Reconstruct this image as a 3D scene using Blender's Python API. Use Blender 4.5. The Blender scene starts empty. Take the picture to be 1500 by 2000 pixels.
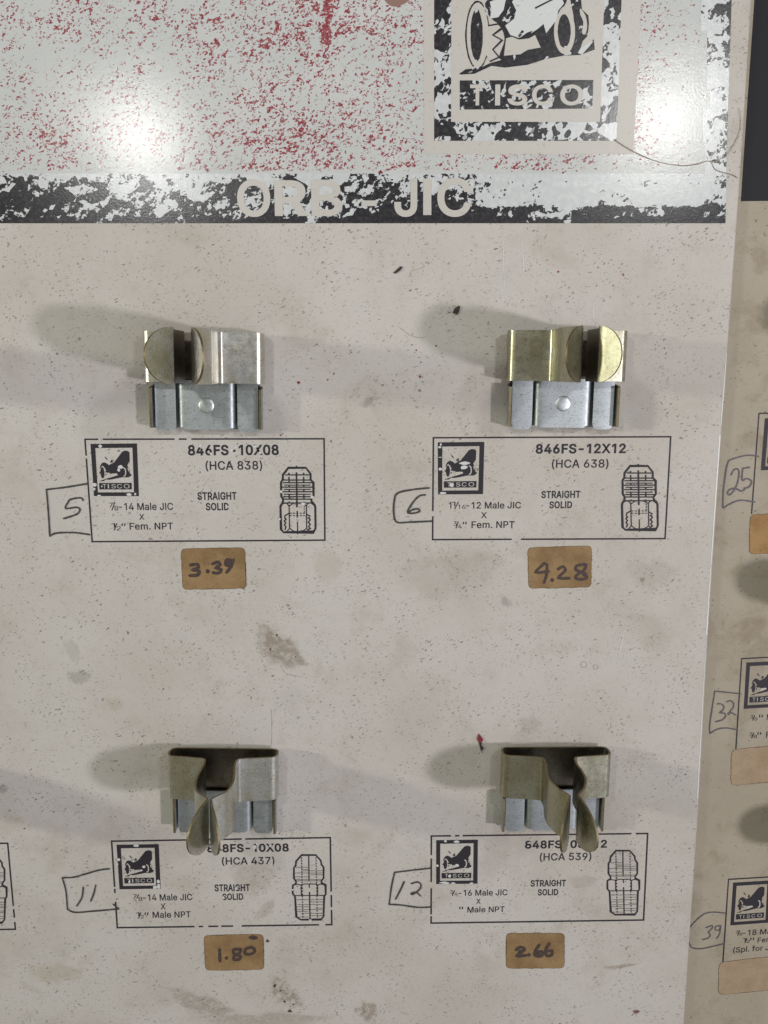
import bpy, bmesh, math, random
from mathutils import Vector, Matrix
R_ = random.Random(7)

# ------------------------------------------------------------------ camera, world, lamps, exposure
F_PX, DIST = 1600.0, 0.24124
RIGHT = (0.99989271, 0.00436927, -0.01398118)
DOWN = (-0.00670715, 0.98510564, -0.17181936)
FWD = (0.01302221, 0.1718947, 0.98502925)
bw = lambda v: Vector((v[0], v[2], -v[1]))          # board axes (right, down, inward) -> world
sc = bpy.context.scene
COL = sc.collection
cam = bpy.data.cameras.new('camera')
cam_o = bpy.data.objects.new('camera', cam)
COL.objects.link(cam_o)
r, u, b = bw(RIGHT), -bw(DOWN), -bw(FWD)
cam_o.matrix_world = Matrix(((r.x, u.x, b.x, 0), (r.y, u.y, b.y, -DIST), (r.z, u.z, b.z, 0), (0, 0, 0, 1)))
cam.sensor_fit = 'HORIZONTAL'
cam.sensor_width = 36
cam.lens = 36 * F_PX / 1500
cam.clip_start, cam.clip_end = 0.01, 50
sc.camera = cam_o

world = bpy.data.worlds.new('World')
sc.world = world
world.use_nodes = True
wn, wl = world.node_tree.nodes, world.node_tree.links
bg = wn['Background']
bg.inputs[1].default_value = 0.155
tc = wn.new('ShaderNodeTexCoord')
sep = wn.new('ShaderNodeSeparateXYZ')
wl.new(tc.outputs['Generated'], sep.inputs[0])
mr = wn.new('ShaderNodeMapRange')
mr.inputs[1].default_value, mr.inputs[2].default_value = -1.0, 0.8
wl.new(sep.outputs[2], mr.inputs[0])
rp = wn.new('ShaderNodeValToRGB')
ce = rp.color_ramp.elements
ce[0].position, ce[1].position = 0.0, 1.0
ce[0].color, ce[1].color = (0.4, 0.4, 0.4, 1), (1.1, 1.1, 1.1, 1)
for pos_, v_ in ((0.13, 0.9), (0.26, 2.1), (0.41, 2.1), (0.56, 1.5)):
    ce.new(pos_).color = (v_, v_, v_, 1)
wl.new(mr.outputs[0], rp.inputs[0])
side = wn.new('ShaderNodeValToRGB')
side.color_ramp.elements[0].color = (0.72, 0.68, 0.48, 1)
side.color_ramp.elements[1].color = (1.22, 1.25, 1.34, 1)
mr2 = wn.new('ShaderNodeMapRange')
mr2.inputs[1].default_value, mr2.inputs[2].default_value = -0.35, 0.35
wl.new(sep.outputs[0], mr2.inputs[0])
wl.new(mr2.outputs[0], side.inputs[0])
mul = wn.new('ShaderNodeMix')
mul.data_type, mul.blend_type = 'RGBA', 'MULTIPLY'
mul.inputs[0].default_value = 1
wl.new(rp.outputs[0], mul.inputs[6])
wl.new(side.outputs[0], mul.inputs[7])
wl.new(mul.outputs[2], bg.inputs[0])

def lamp(name, pos, target, size, power, col):
    d = bpy.data.lights.new(name, 'AREA')
    d.shape, d.size, d.energy, d.color = 'DISK', size, power, col
    o = bpy.data.objects.new(name, d)
    COL.objects.link(o)
    o.location = pos
    o.rotation_euler = (Vector(target) - Vector(pos)).to_track_quat('-Z', 'Y').to_euler()
    return o

def ray(px, py):
    a, c = (px - 750) / F_PX, (py - 1000) / F_PX
    return Vector([RIGHT[i] * a + DOWN[i] * c + FWD[i] for i in range(3)])

def P(px, py, h=0.0):
    """photo pixel -> point on the main board's face, h metres proud of it"""
    d = ray(px, py)
    s = (DIST - h) / d[2]
    return Vector((d[0] * s, -h, -d[1] * s))

# right-hand board: further back, swung a little away
X_EDGE, GAP, SWING = 0.1035, 0.0125, math.radians(4.5)
def P2(px, py, h=0.0):
    d = ray(px, py)
    t = math.tan(SWING)
    s = (GAP - h - t * X_EDGE + DIST) / (d[2] - t * d[0])
    return Vector((d[0] * s, -DIST + d[2] * s, -d[1] * s))

def mirror_lamp(name, px, py, dist, size, power, col):
    s = P(px, py)
    c = Vector((0, -DIST, 0))
    d = (s - c)
    d.y = -d.y
    pos = s + d.normalized() * dist
    return lamp(name, pos, s, size, power, col)

mirror_lamp('lamp_upper_left', 272, 268, 0.42, 0.040, 0.385, (1.0, 1.0, 0.97))
mirror_lamp('lamp_upper_right', 1296, 235, 0.42, 0.040, 0.385, (1.0, 1.0, 0.97))
def dir_lamp(name, d, dist, size, power, col):
    v = Vector(d).normalized() * dist + Vector((0, 0, -0.04))
    return lamp(name, v, (0, 0, -0.04), size, power, col)
dir_lamp('lamp_right', (0.94, -1, -0.17), 1.2, 0.075, 6.0, (1.0, 0.955, 1.0))
dir_lamp('lamp_left', (-2.2, -1, 0.31), 1.2, 0.075, 4.4, (0.99, 1.0, 0.82))

sc.view_settings.view_transform = 'Standard'
sc.view_settings.look = 'None'
sc.view_settings.exposure = -0.07
sc.view_settings.gamma = 1
sc.view_settings.use_curve_mapping = False
sc.cycles.use_denoising = True
sc.cycles.max_bounces = 8

# ------------------------------------------------------------------ helpers
def tag(o, label=None, cat=None, group=None, kind=None):
    for k, v in (('label', label), ('category', cat), ('group', group), ('kind', kind)):
        if v: o[k] = v
    return o

def link_mesh(name, me, mats, parent=None):
    for m in (mats if isinstance(mats, (list, tuple)) else [mats]):
        me.materials.append(m)
    o = bpy.data.objects.new(name, me)
    COL.objects.link(o)
    if parent: o.parent = parent
    return o

class Flat:
    """collects flat print: polygons given in photo pixels, laid on a board's face"""
    def __init__(s, proj=P, h=4e-5):
        s.p, s.h, s.v, s.f, s.m, s.k = proj, h, [], [], [], 0
    def poly(s, pts, mi=0):
        n = len(s.v)
        s.k = (s.k + 1) % 16; hh = s.h + s.k * 1.5e-6
        s.v += [s.p(x, y, hh) for x, y in pts]
        s.f.append(list(range(n, n + len(pts))))
        s.m.append(mi)
    def tris(s, verts, faces, mi=0):
        n = len(s.v)
        s.v += verts
        for f in faces:
            s.f.append([n + i for i in f]); s.m.append(mi)
    def stroke(s, pts, w, mi=0, close=False, jit=0.0):
        pts = [Vector(p) for p in pts]
        if close: pts = pts + [pts[0]]
        L, Rr = [], []
        for i, p in enumerate(pts):
            a = pts[max(i - 1, 0)]; c = pts[min(i + 1, len(pts) - 1)]
            if close and i in (0, len(pts) - 1): a, c = pts[-2], pts[1]
            t = (c - a)
            if t.length < 1e-6: t = Vector((1, 0))
            t.normalize()
            n = Vector((-t.y, t.x))
            k = 1.0
            if 0 < i < len(pts) - 1 or close:
                e = (p - a)
                if e.length > 1e-6:
                    e.normalize(); k = 1 / max(0.55, abs(e.dot(t)))
            ww = w * (1 + R_.uniform(-jit, jit)) * 0.5 * k
            L.append(p + n * ww); Rr.append(p - n * ww)
        n0 = len(s.v)
        s.k = (s.k + 1) % 16; hh = s.h + s.k * 1.5e-6
        for a, c in zip(L, Rr):
            hh += 4e-7                                   # a stroke that crosses itself lies over itself
            s.v += [s.p(a.x, a.y, hh), s.p(c.x, c.y, hh)]
        for i in range(len(pts) - 1):
            s.f.append([n0 + 2 * i, n0 + 2 * i + 1, n0 + 2 * i + 3, n0 + 2 * i + 2]); s.m.append(mi)
    def disc(s, x, y, rx, ry=None, mi=0, n=20, jit=0.0):
        ry = ry or rx
        s.poly([(x + rx * (1 + R_.uniform(-jit, jit)) * math.cos(6.28318 * i / n), y + ry * (1 + R_.uniform(-jit, jit)) * math.sin(6.28318 * i / n)) for i in range(n)], mi)
    def build(s, name, mats, parent=None):
        me = bpy.data.meshes.new(name)
        bm = bmesh.new()
        vs = [bm.verts.new(v) for v in s.v]
        for f, m in zip(s.f, s.m):
            try:
                fc = bm.faces.new([vs[i] for i in f]); fc.material_index = m
            except ValueError: pass
        bm.normal_update()
        bmesh.ops.triangulate(bm, faces=[f for f in bm.faces if len(f.verts) > 4], ngon_method='EAR_CLIP')
        bm.normal_update()
        bmesh.ops.reverse_faces(bm, faces=[f for f in bm.faces if f.normal.y > 0])
        bm.to_mesh(me); bm.free()
        return link_mesh(name, me, mats, parent)

def smooth(pts, k=5, close=False):
    """Catmull-Rom through the points"""
    pts = [Vector(p) for p in pts]
    out = []
    n = len(pts)
    rng = n if close else n - 1
    for i in range(rng):
        g = lambda j: pts[j % n] if close else pts[max(0, min(n - 1, j))]
        p0, p1, p2, p3 = g(i - 1), g(i), g(i + 1), g(i + 2)
        for q in range(k):
            t = q / k
            out.append(0.5 * (2 * p1 + (p2 - p0) * t + (2 * p0 - 5 * p1 + 4 * p2 - p3) * t * t + (3 * p1 - p0 - 3 * p2 + p3) * t ** 3))
    if not close: out.append(pts[-1])
    return [tuple(p) for p in out]

# plain grotesque lettering, one entry per character: advance and outlines (x y x y ... | next outline)
GLYPHS = {
    ' ': (188, ''),
    '(': (273, '89 207 90 244 94 283 101 324 109 364 119 403 132 441 145 477 160 510 177 539 236 539 219 503 204 466 191 428 179 390 169 351 161 313 156 276 152 241 151 207 152 176 155 145 160 115 167 83 177 50 188 16 202 -19 218 -57 236 -96 177 -96 150 -46 128 4 111 55 99 106 92 156'),
    ')': (273, '37 -96 56 -56 72 -18 86 18 97 52 106 85 113 116 118 147 121 177 122 207 121 241 117 276 112 313 104 351 94 390 82 428 69 466 54 503 37 539 97 539 113 510 128 477 142 441 154 403 164 364 173 323 179 283 183 244 184 207 182 156 174 104 161 53 144 3 123 -47 97 -96'),
    '-': (453, '337 244 337 188 114 188 114 244'),
    '.': (188, '95 -4 83 -3 73 1 63 9 55 18 51 29 50 41 51 53 55 64 63 73 73 81 83 85 95 87 107 85 118 81 128 73 135 64 140 53 141 41 140 29 135 18 128 9 118 1 107 -3'),
    '0': (453, '227 -7 191 -3 158 7 130 24 105 48 85 77 69 113 57 155 50 202 48 254 50 306 57 353 69 395 85 431 106 461 130 484 159 502 191 512 227 516 262 512 295 502 323 484 348 461 368 431 384 395 396 353 403 306 405 254 403 202 396 155 384 113 368 77 348 48 323 24 295 7 263 -3|227 50 250 52 271 60 290 74 306 92 320 116 330 144 338 176 342 213 344 254 342 295 338 332 330 365 320 393 306 416 290 435 271 449 250 457 227 460 203 457 182 449 163 435 147 416 134 393 123 365 115 332 111 295 109 254 111 213 115 176 123 144 134 116 147 92 163 74 182 60 203 52'),
    '1': (400, '276 509 276 0 212 0 212 448 209 448 86 358 86 427 198 509'),
    '2': (453, '64 0 64 47 234 229 252 248 268 266 282 282 294 298 303 312 311 327 316 341 319 356 320 371 319 389 315 405 308 419 298 431 287 441 273 449 258 455 241 458 224 460 205 458 188 454 172 447 159 438 148 427 139 413 132 398 128 381 127 362 66 362 68 391 75 418 86 442 102 464 121 482 143 496 168 507 196 513 225 516 254 513 281 507 306 497 328 482 346 465 361 445 372 423 379 398 381 372 380 354 377 336 371 318 363 299 351 280 336 259 317 235 294 209 267 180 153 60 153 57 389 57 389 0'),
    '3': (453, '218 -7 188 -5 159 1 133 10 108 22 88 38 70 57 57 79 48 104 44 132 109 132 112 115 118 100 126 87 137 76 150 66 165 59 182 54 200 51 219 50 239 51 258 55 275 61 291 69 304 80 315 93 323 108 328 125 329 145 328 163 323 180 316 196 306 211 292 223 275 234 254 241 229 246 201 248 157 248 157 299 288 448 288 452 70 452 70 509 372 509 372 461 211 278 211 289 247 290 279 286 308 276 333 262 354 244 371 222 383 198 391 173 393 145 390 116 383 90 370 66 354 45 333 27 309 12 281 2 251 -5'),
    '4': (453, '40 105 40 158 247 509 311 509 109 166 109 163 413 163 413 105|282 0 282 121 282 146 282 318 343 318 343 0'),
    '5': (453, '221 -7 192 -5 165 1 140 11 118 25 99 41 83 60 71 82 63 105 60 130 122 130 125 115 130 102 138 89 148 78 160 68 173 60 188 54 204 51 221 50 241 51 259 56 276 64 291 75 304 89 314 104 322 122 326 141 328 162 326 183 321 203 314 221 303 237 290 251 275 262 257 270 238 275 218 277 201 276 184 273 167 268 152 262 139 255 128 246 67 253 96 509 366 509 366 452 151 452 134 301 136 301 148 311 162 318 178 325 194 330 212 333 229 334 252 332 274 328 294 321 313 311 330 299 345 285 358 269 370 251 379 231 386 210 390 187 391 163 388 132 381 102 369 76 352 52 332 32 309 15 282 3 253 -4'),
    '6': (453, '226 -7 196 -4 168 3 142 15 119 31 100 51 84 74 73 101 66 130 64 162 65 187 71 212 80 239 93 268 112 302 137 340 252 509 322 509 151 261 145 261 151 270 157 279 165 288 174 295 184 302 196 307 208 311 221 313 235 314 265 312 291 305 316 295 337 280 355 262 370 240 380 215 387 187 389 157 387 127 379 98 368 73 352 50 333 30 310 14 284 3 257 -4|226 48 245 50 263 55 279 63 293 73 304 86 314 101 322 119 326 137 327 157 326 178 322 196 314 213 304 228 293 241 279 251 263 259 245 264 226 265 207 264 190 259 174 252 160 241 148 229 138 214 131 197 126 179 125 158 126 138 131 119 138 102 148 86 160 73 174 63 190 55 207 50'),
    '7': (453, '97 0 323 448 323 452 62 452 62 509 391 509 391 449 165 0'),
    '8': (453, '226 -7 193 -5 163 1 136 11 111 25 91 42 74 62 62 84 54 109 52 135 53 156 58 176 65 195 75 212 87 228 101 241 117 252 134 260 153 265 153 267 129 276 109 289 93 308 80 330 73 354 70 380 73 405 79 429 90 450 106 469 124 485 146 498 170 508 197 514 226 516 255 514 282 508 306 498 328 485 346 469 361 450 373 429 379 405 382 380 379 354 372 330 359 308 343 289 323 276 300 267 300 265 319 260 335 252 351 241 365 228 377 212 387 195 395 176 399 156 401 135 398 109 391 84 378 62 362 42 341 25 317 11 289 1 259 -5|226 49 248 50 267 54 285 60 300 69 313 79 323 91 331 106 335 121 337 139 335 157 330 173 322 189 312 202 298 213 283 223 265 230 247 234 226 235 206 234 187 230 169 223 154 213 140 202 130 189 122 173 117 157 115 139 117 121 121 106 129 91 139 79 152 69 167 60 185 54 205 50|226 290 244 291 260 294 274 300 287 308 298 318 307 330 314 344 318 359 319 376 318 392 314 407 308 420 299 432 288 442 275 449 260 455 244 459 226 460 208 459 192 455 177 449 164 442 153 432 145 420 138 407 134 392 133 376 134 359 138 344 145 330 154 318 165 308 178 300 193 294 209 291'),
    '9': (453, '226 516 256 513 285 506 310 494 333 478 352 458 368 434 380 408 387 378 389 347 387 322 382 296 373 270 359 240 340 207 315 168 200 0 130 0 301 248 307 248 302 238 295 229 287 221 278 214 268 207 257 202 245 198 232 195 218 195 188 197 161 203 137 214 116 229 98 247 83 269 72 294 66 321 64 352 66 382 73 411 85 436 101 459 120 479 143 494 168 506 196 513|226 460 207 459 190 454 174 446 160 435 148 423 138 407 131 390 127 372 125 352 127 331 131 313 138 295 148 280 160 268 174 257 190 250 207 245 226 243 245 245 263 249 279 257 293 267 305 280 314 295 322 312 326 330 327 350 326 371 322 390 314 407 305 422 293 435 279 446 263 454 245 459'),
    'A': (480, '16 0 201 509 276 509 463 0 395 0 287 302 280 323 272 346 264 372 255 402 244 438 232 478 245 478 233 437 222 402 213 371 204 345 197 322 191 302 85 0|110 142 110 199 370 199 370 142'),
    'B': (456, '60 0 60 509 241 509 274 507 304 501 329 491 350 477 367 461 381 442 390 421 396 398 398 374 397 353 393 336 387 320 378 307 368 295 356 286 343 278 329 272 315 267 315 262 331 260 347 254 363 245 378 234 391 220 402 203 411 184 416 161 418 136 416 111 410 88 400 67 386 48 368 31 344 18 317 8 284 2 247 0|125 57 245 57 281 60 309 67 330 80 344 96 353 115 355 137 354 153 350 169 342 184 333 197 320 209 306 218 289 225 269 229 248 231 125 231|125 285 238 285 256 287 273 290 288 296 302 304 314 314 323 326 330 340 335 355 336 372 333 393 326 412 313 429 294 442 270 449 240 452 125 452'),
    'C': (510, '267 -7 225 -3 186 7 150 25 119 49 92 79 70 115 53 157 44 203 40 254 44 305 53 352 70 393 92 429 119 459 150 484 186 501 225 512 267 516 293 514 317 511 340 504 362 496 383 485 402 471 419 456 435 438 448 418 459 397 467 373 473 348 408 348 404 365 397 380 389 395 380 407 369 418 357 428 344 437 330 444 315 449 300 453 284 455 267 456 237 453 209 445 184 432 161 414 141 391 125 364 113 332 106 295 103 254 106 213 113 177 125 145 141 117 161 94 184 76 210 63 237 56 267 53 284 54 300 56 315 60 330 65 344 72 357 81 369 90 380 102 389 114 397 128 404 144 408 160 473 160 467 135 459 112 448 91 435 71 420 53 402 38 383 24 363 13 341 5 317 -2 293 -6'),
    'D': (502, '219 0 96 0 96 57 215 57 254 60 288 68 318 81 343 99 363 122 379 149 390 181 397 216 399 255 397 294 390 329 379 361 364 388 344 410 320 428 291 441 258 449 221 452 93 452 93 509 225 509 273 505 315 495 353 478 385 455 412 426 433 391 449 351 458 306 462 255 458 205 449 159 433 119 411 83 384 54 351 31 312 14 268 3|125 509 125 0 60 0 60 509'),
    'F': (410, '60 0 60 509 369 509 369 452 125 452 125 278 346 278 346 221 125 221 125 0'),
    'G': (520, '269 -7 225 -3 185 7 149 25 118 49 91 79 69 116 53 157 43 203 40 254 43 305 53 352 69 393 91 429 117 459 149 484 184 501 223 512 265 516 291 514 316 510 340 504 363 494 384 483 403 469 421 453 436 436 449 416 460 395 468 373 474 349 408 349 402 365 395 379 387 393 378 406 368 417 356 427 344 436 330 443 315 448 300 453 283 455 265 456 236 453 209 445 183 432 160 414 141 392 125 364 113 332 106 295 103 254 106 213 113 177 125 145 141 117 161 95 184 76 210 63 238 56 269 53 296 55 322 61 345 71 365 85 382 102 396 123 407 147 413 173 415 202 434 199 283 199 283 256 478 256 478 200 475 160 466 124 451 91 431 62 406 38 377 19 344 5 308 -4'),
    'H': (517, '60 0 60 509 125 509 125 289 392 289 392 509 457 509 457 0 392 0 392 232 125 232 125 0'),
    'I': (186, '60 0 60 509 126 509 126 0'),
    'J': (396, '185 -7 143 -2 106 11 75 33 52 63 38 100 33 145 33 173 98 173 98 145 100 117 108 93 122 74 139 61 160 53 185 50 209 53 230 61 248 74 261 93 269 117 272 145 272 509 336 509 336 145 332 100 318 63 294 33 263 11 227 -2'),
    'L': (393, '60 0 60 509 125 509 125 57 361 57 361 0'),
    'M': (628, '60 0 60 509 152 509 277 187 287 159 299 123 311 84 322 49 307 49 318 83 330 121 342 158 352 187 476 509 568 509 568 0 504 0 504 291 504 327 505 369 506 413 507 457 513 457 508 441 503 425 498 409 482 363 467 322 456 291 342 0 286 0 170 291 159 321 145 361 129 408 112 457 119 457 120 416 121 372 122 328 122 291 122 0'),
    'N': (523, '60 0 60 509 136 509 343 183 349 174 355 163 363 151 371 137 379 122 388 107 396 90 405 73 414 55 405 54 403 72 402 90 401 108 400 126 399 142 399 157 399 195 399 509 463 509 463 0 387 0 202 290 177 331 168 346 159 363 148 381 108 452 119 454 122 384 124 328 125 291 125 0'),
    'O': (533, '267 -7 225 -3 186 7 150 25 119 49 92 79 70 115 53 157 44 203 40 254 44 305 53 352 70 393 92 429 119 459 150 484 186 501 225 512 267 516 309 512 348 501 384 484 415 459 442 429 464 393 480 352 490 305 493 254 490 203 480 157 464 115 442 79 415 49 384 25 348 7 309 -3|267 53 296 55 324 63 349 76 372 94 392 116 408 144 420 176 428 213 430 254 428 295 420 332 408 365 392 392 372 415 349 433 324 446 296 453 267 456 237 453 210 445 184 433 161 415 142 392 125 364 113 332 106 295 103 254 106 213 113 176 125 144 142 117 161 94 184 76 210 63 237 55'),
    'P': (445, '60 0 60 509 235 509 272 506 305 499 332 487 356 471 375 452 390 430 400 404 407 377 409 348 407 318 400 291 390 265 375 243 356 223 332 207 305 195 272 188 235 186 125 186 125 0|125 242 233 242 257 244 279 248 297 256 312 266 324 279 333 294 339 310 343 328 344 348 343 367 339 385 333 402 324 416 312 428 297 439 279 446 257 451 232 452 125 452'),
    'R': (449, '60 0 60 509 236 509 273 506 305 500 333 489 356 473 376 455 390 433 401 408 407 381 409 352 407 323 401 296 390 271 376 250 356 232 333 217 305 206 273 200 236 198 125 198 125 0|125 255 234 255 258 256 280 260 298 267 313 276 325 287 334 300 340 316 344 333 345 352 344 371 340 389 334 405 325 419 313 430 298 440 279 446 258 451 233 452 125 452|353 0 230 229 303 229 428 0'),
    'S': (447, '224 -9 188 -7 156 -1 128 9 102 23 81 40 64 60 51 83 42 109 38 137 104 137 108 118 114 102 123 88 136 76 150 66 166 59 185 53 204 50 224 49 246 50 267 54 286 60 303 69 317 79 329 92 338 106 344 122 346 139 344 154 340 168 332 179 322 189 310 197 296 205 280 211 263 217 245 222 184 239 145 253 112 269 86 289 67 313 56 341 52 372 54 400 62 425 75 448 92 468 113 484 138 498 165 508 195 514 227 516 259 514 289 508 316 498 340 484 360 468 377 449 390 427 398 403 401 378 337 378 332 402 320 421 302 437 280 449 254 456 225 459 204 457 185 454 167 448 152 440 139 430 129 418 121 405 117 391 115 376 117 359 122 345 131 334 142 324 155 315 169 308 184 302 198 297 212 293 264 279 279 275 295 270 312 264 328 256 344 248 359 238 372 226 384 213 395 198 402 180 407 161 408 139 406 112 399 87 386 64 370 43 349 25 323 11 294 0 261 -7'),
    'T': (449, '32 452 32 509 417 509 417 452 257 452 257 0 193 0 193 452'),
    'X': (474, '18 0 217 284 217 236 29 509 104 509 178 400 188 386 196 373 204 361 211 350 217 340 223 329 230 318 236 305 243 292 232 292 252 329 258 339 265 350 272 361 298 400 374 509 446 509 259 239 259 287 456 0 382 0 292 129 268 165 262 175 256 185 250 195 244 206 237 218 230 231 244 231 238 219 231 207 225 196 219 186 213 176 206 166 182 129 91 0'),
    'a': (389, '160 -9 137 -7 115 -3 94 5 76 15 60 29 48 45 38 63 32 84 30 108 32 128 36 146 43 161 53 174 64 184 78 193 92 200 108 206 125 211 143 214 161 217 178 220 234 227 247 229 257 231 265 235 271 240 274 246 276 255 276 257 275 272 272 285 267 297 260 307 251 315 240 322 227 327 212 330 196 331 178 330 163 327 149 322 137 316 127 309 118 301 110 292 104 283 100 274 41 291 51 313 64 331 79 346 95 358 114 368 133 375 153 380 173 383 194 384 208 384 223 382 239 379 255 375 271 369 286 360 300 350 312 336 322 320 330 301 335 278 337 251 337 0 277 0 277 52 272 52 267 43 260 34 252 25 242 16 229 8 215 1 199 -4 181 -7|170 45 192 47 211 51 228 59 242 68 254 80 263 93 270 108 274 122 276 138 276 190 272 187 267 184 259 182 251 180 241 178 231 176 200 171 175 168 161 166 147 163 134 159 122 153 112 147 103 139 97 130 93 118 92 105 93 93 96 82 102 72 109 64 119 57 130 52 142 48 156 46'),
    'e': (404, '212 -8 177 -5 145 3 117 16 92 35 72 58 56 85 44 116 37 150 34 187 36 224 44 258 55 290 71 317 91 340 115 359 142 373 172 382 205 384 226 383 246 380 266 374 285 366 303 355 319 341 334 324 347 305 357 282 365 256 370 227 371 194 371 169 75 169 75 221 338 221 310 202 308 226 304 248 298 269 288 286 277 301 263 314 246 323 227 328 205 330 183 328 164 323 146 313 131 301 119 286 109 270 102 251 97 231 96 211 96 178 98 151 102 127 110 106 121 88 135 73 151 61 169 53 190 48 212 46 227 47 241 49 254 53 265 58 276 65 285 73 294 82 300 93 306 105 365 91 358 72 348 55 335 39 320 26 302 14 283 4 261 -3 237 -7'),
    'f': (254, '228 379 228 327 6 327 6 379|81 0 81 432 82 452 87 470 96 486 107 499 120 510 135 519 152 525 169 529 187 530 201 530 212 529 222 527 231 525 238 523 243 521 227 468 215 472 209 473 202 474 195 474 178 472 164 468 154 460 147 449 143 435 142 419 142 0'),
    'l': (168, '53 0 53 525 115 525 115 0'),
    'm': (610, '53 0 53 379 112 379 112 295 108 295 114 314 122 331 132 346 144 358 158 368 172 376 187 382 203 385 219 386 245 383 268 375 287 361 303 342 314 320 321 295 312 295 318 312 326 329 337 343 350 356 364 366 381 375 398 381 417 385 437 386 458 385 478 380 497 372 514 361 529 346 541 328 550 307 555 283 557 255 557 0 496 0 496 254 493 279 485 298 473 313 456 323 438 329 419 330 402 329 387 326 374 320 363 312 353 302 345 290 340 277 336 263 335 247 335 0 274 0 274 260 272 280 265 297 253 311 238 322 220 328 199 330 185 329 171 326 158 320 145 312 135 302 126 289 119 274 115 257 114 238 114 0'),
    'o': (415, '207 -8 174 -5 144 3 117 16 93 35 72 58 56 85 44 116 37 150 34 187 37 225 44 260 56 291 72 318 93 341 117 360 144 374 174 382 207 384 241 382 271 374 299 360 323 341 343 318 359 291 371 260 379 225 381 187 379 150 371 116 359 85 343 58 323 35 299 16 271 3 241 -5|207 46 231 49 252 55 270 66 285 80 298 97 307 117 314 139 318 163 319 187 318 212 314 236 307 258 298 278 285 296 270 310 252 321 231 328 207 330 184 328 163 321 145 310 130 296 118 278 108 258 102 236 98 212 96 187 98 163 102 139 108 117 118 97 130 80 145 66 163 55 184 49'),
    'p': (424, '53 -143 53 379 112 379 112 319 118 319 123 327 130 336 137 346 147 355 158 364 171 373 188 379 207 383 229 384 259 382 287 374 313 361 335 342 354 320 370 293 381 261 388 227 390 189 388 151 381 116 370 84 355 57 336 34 313 16 288 3 260 -6 229 -8 208 -7 189 -3 173 4 159 12 147 21 138 31 130 41 124 50 118 59 114 59 114 -143|220 47 242 49 262 55 279 66 294 80 306 97 316 117 323 139 327 163 328 189 327 215 323 239 316 261 307 281 295 298 280 311 262 322 243 328 220 330 198 328 178 322 161 312 147 299 134 282 125 263 118 241 114 216 113 189 114 162 118 138 125 115 135 95 147 78 162 65 179 55 198 49'),
    'r': (259, '53 0 53 379 112 379 112 321 115 321 124 339 137 354 152 367 171 377 191 383 213 385 229 384 243 384 243 322 230 324 223 325 215 326 207 326 190 324 174 321 159 315 146 306 135 296 126 284 119 269 115 254 114 237 114 0')}
def area2(p): return sum(p[i - 1][0] * p[i][1] - p[i][0] * p[i - 1][1] for i in range(len(p)))
def cross2(a, b, c): return (b[0] - a[0]) * (c[1] - a[1]) - (b[1] - a[1]) * (c[0] - a[0])
def fill(outer, holes):
    """ear clipping of a clockwise outline with counter-clockwise holes; returns points and triangles"""
    pts = list(outer)
    for h in sorted(holes, key=lambda l: -max(p[0] for p in l)):
        i = max(range(len(h)), key=lambda k: h[k][0])
        j = min((k for k in range(len(pts)) if pts[k][0] > h[i][0]), key=lambda k: (pts[k][0] - h[i][0]) ** 2 + 4 * (pts[k][1] - h[i][1]) ** 2)
        pts = pts[:j + 1] + h[i:] + h[:i + 1] + pts[j:]
    idx, tr = list(range(len(pts))), []
    while len(idx) > 3:
        for k in range(len(idx)):
            a, b, c = idx[k - 1], idx[k], idx[(k + 1) % len(idx)]
            A, B, Cc = pts[a], pts[b], pts[c]
            if cross2(A, B, Cc) >= -1e-6: continue
            if any(pts[q] not in (A, B, Cc) and cross2(A, B, pts[q]) <= 1e-9 and cross2(B, Cc, pts[q]) <= 1e-9 and cross2(Cc, A, pts[q]) <= 1e-9 for q in idx): continue
            tr.append((a, b, c)); idx.pop(k); break
        else:
            k = min(range(len(idx)), key=lambda k: abs(cross2(pts[idx[k - 1]], pts[idx[k]], pts[idx[(k + 1) % len(idx)]])))
            idx.pop(k)
    tr.append(tuple(idx))
    return pts, tr
_txt = {}
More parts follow.
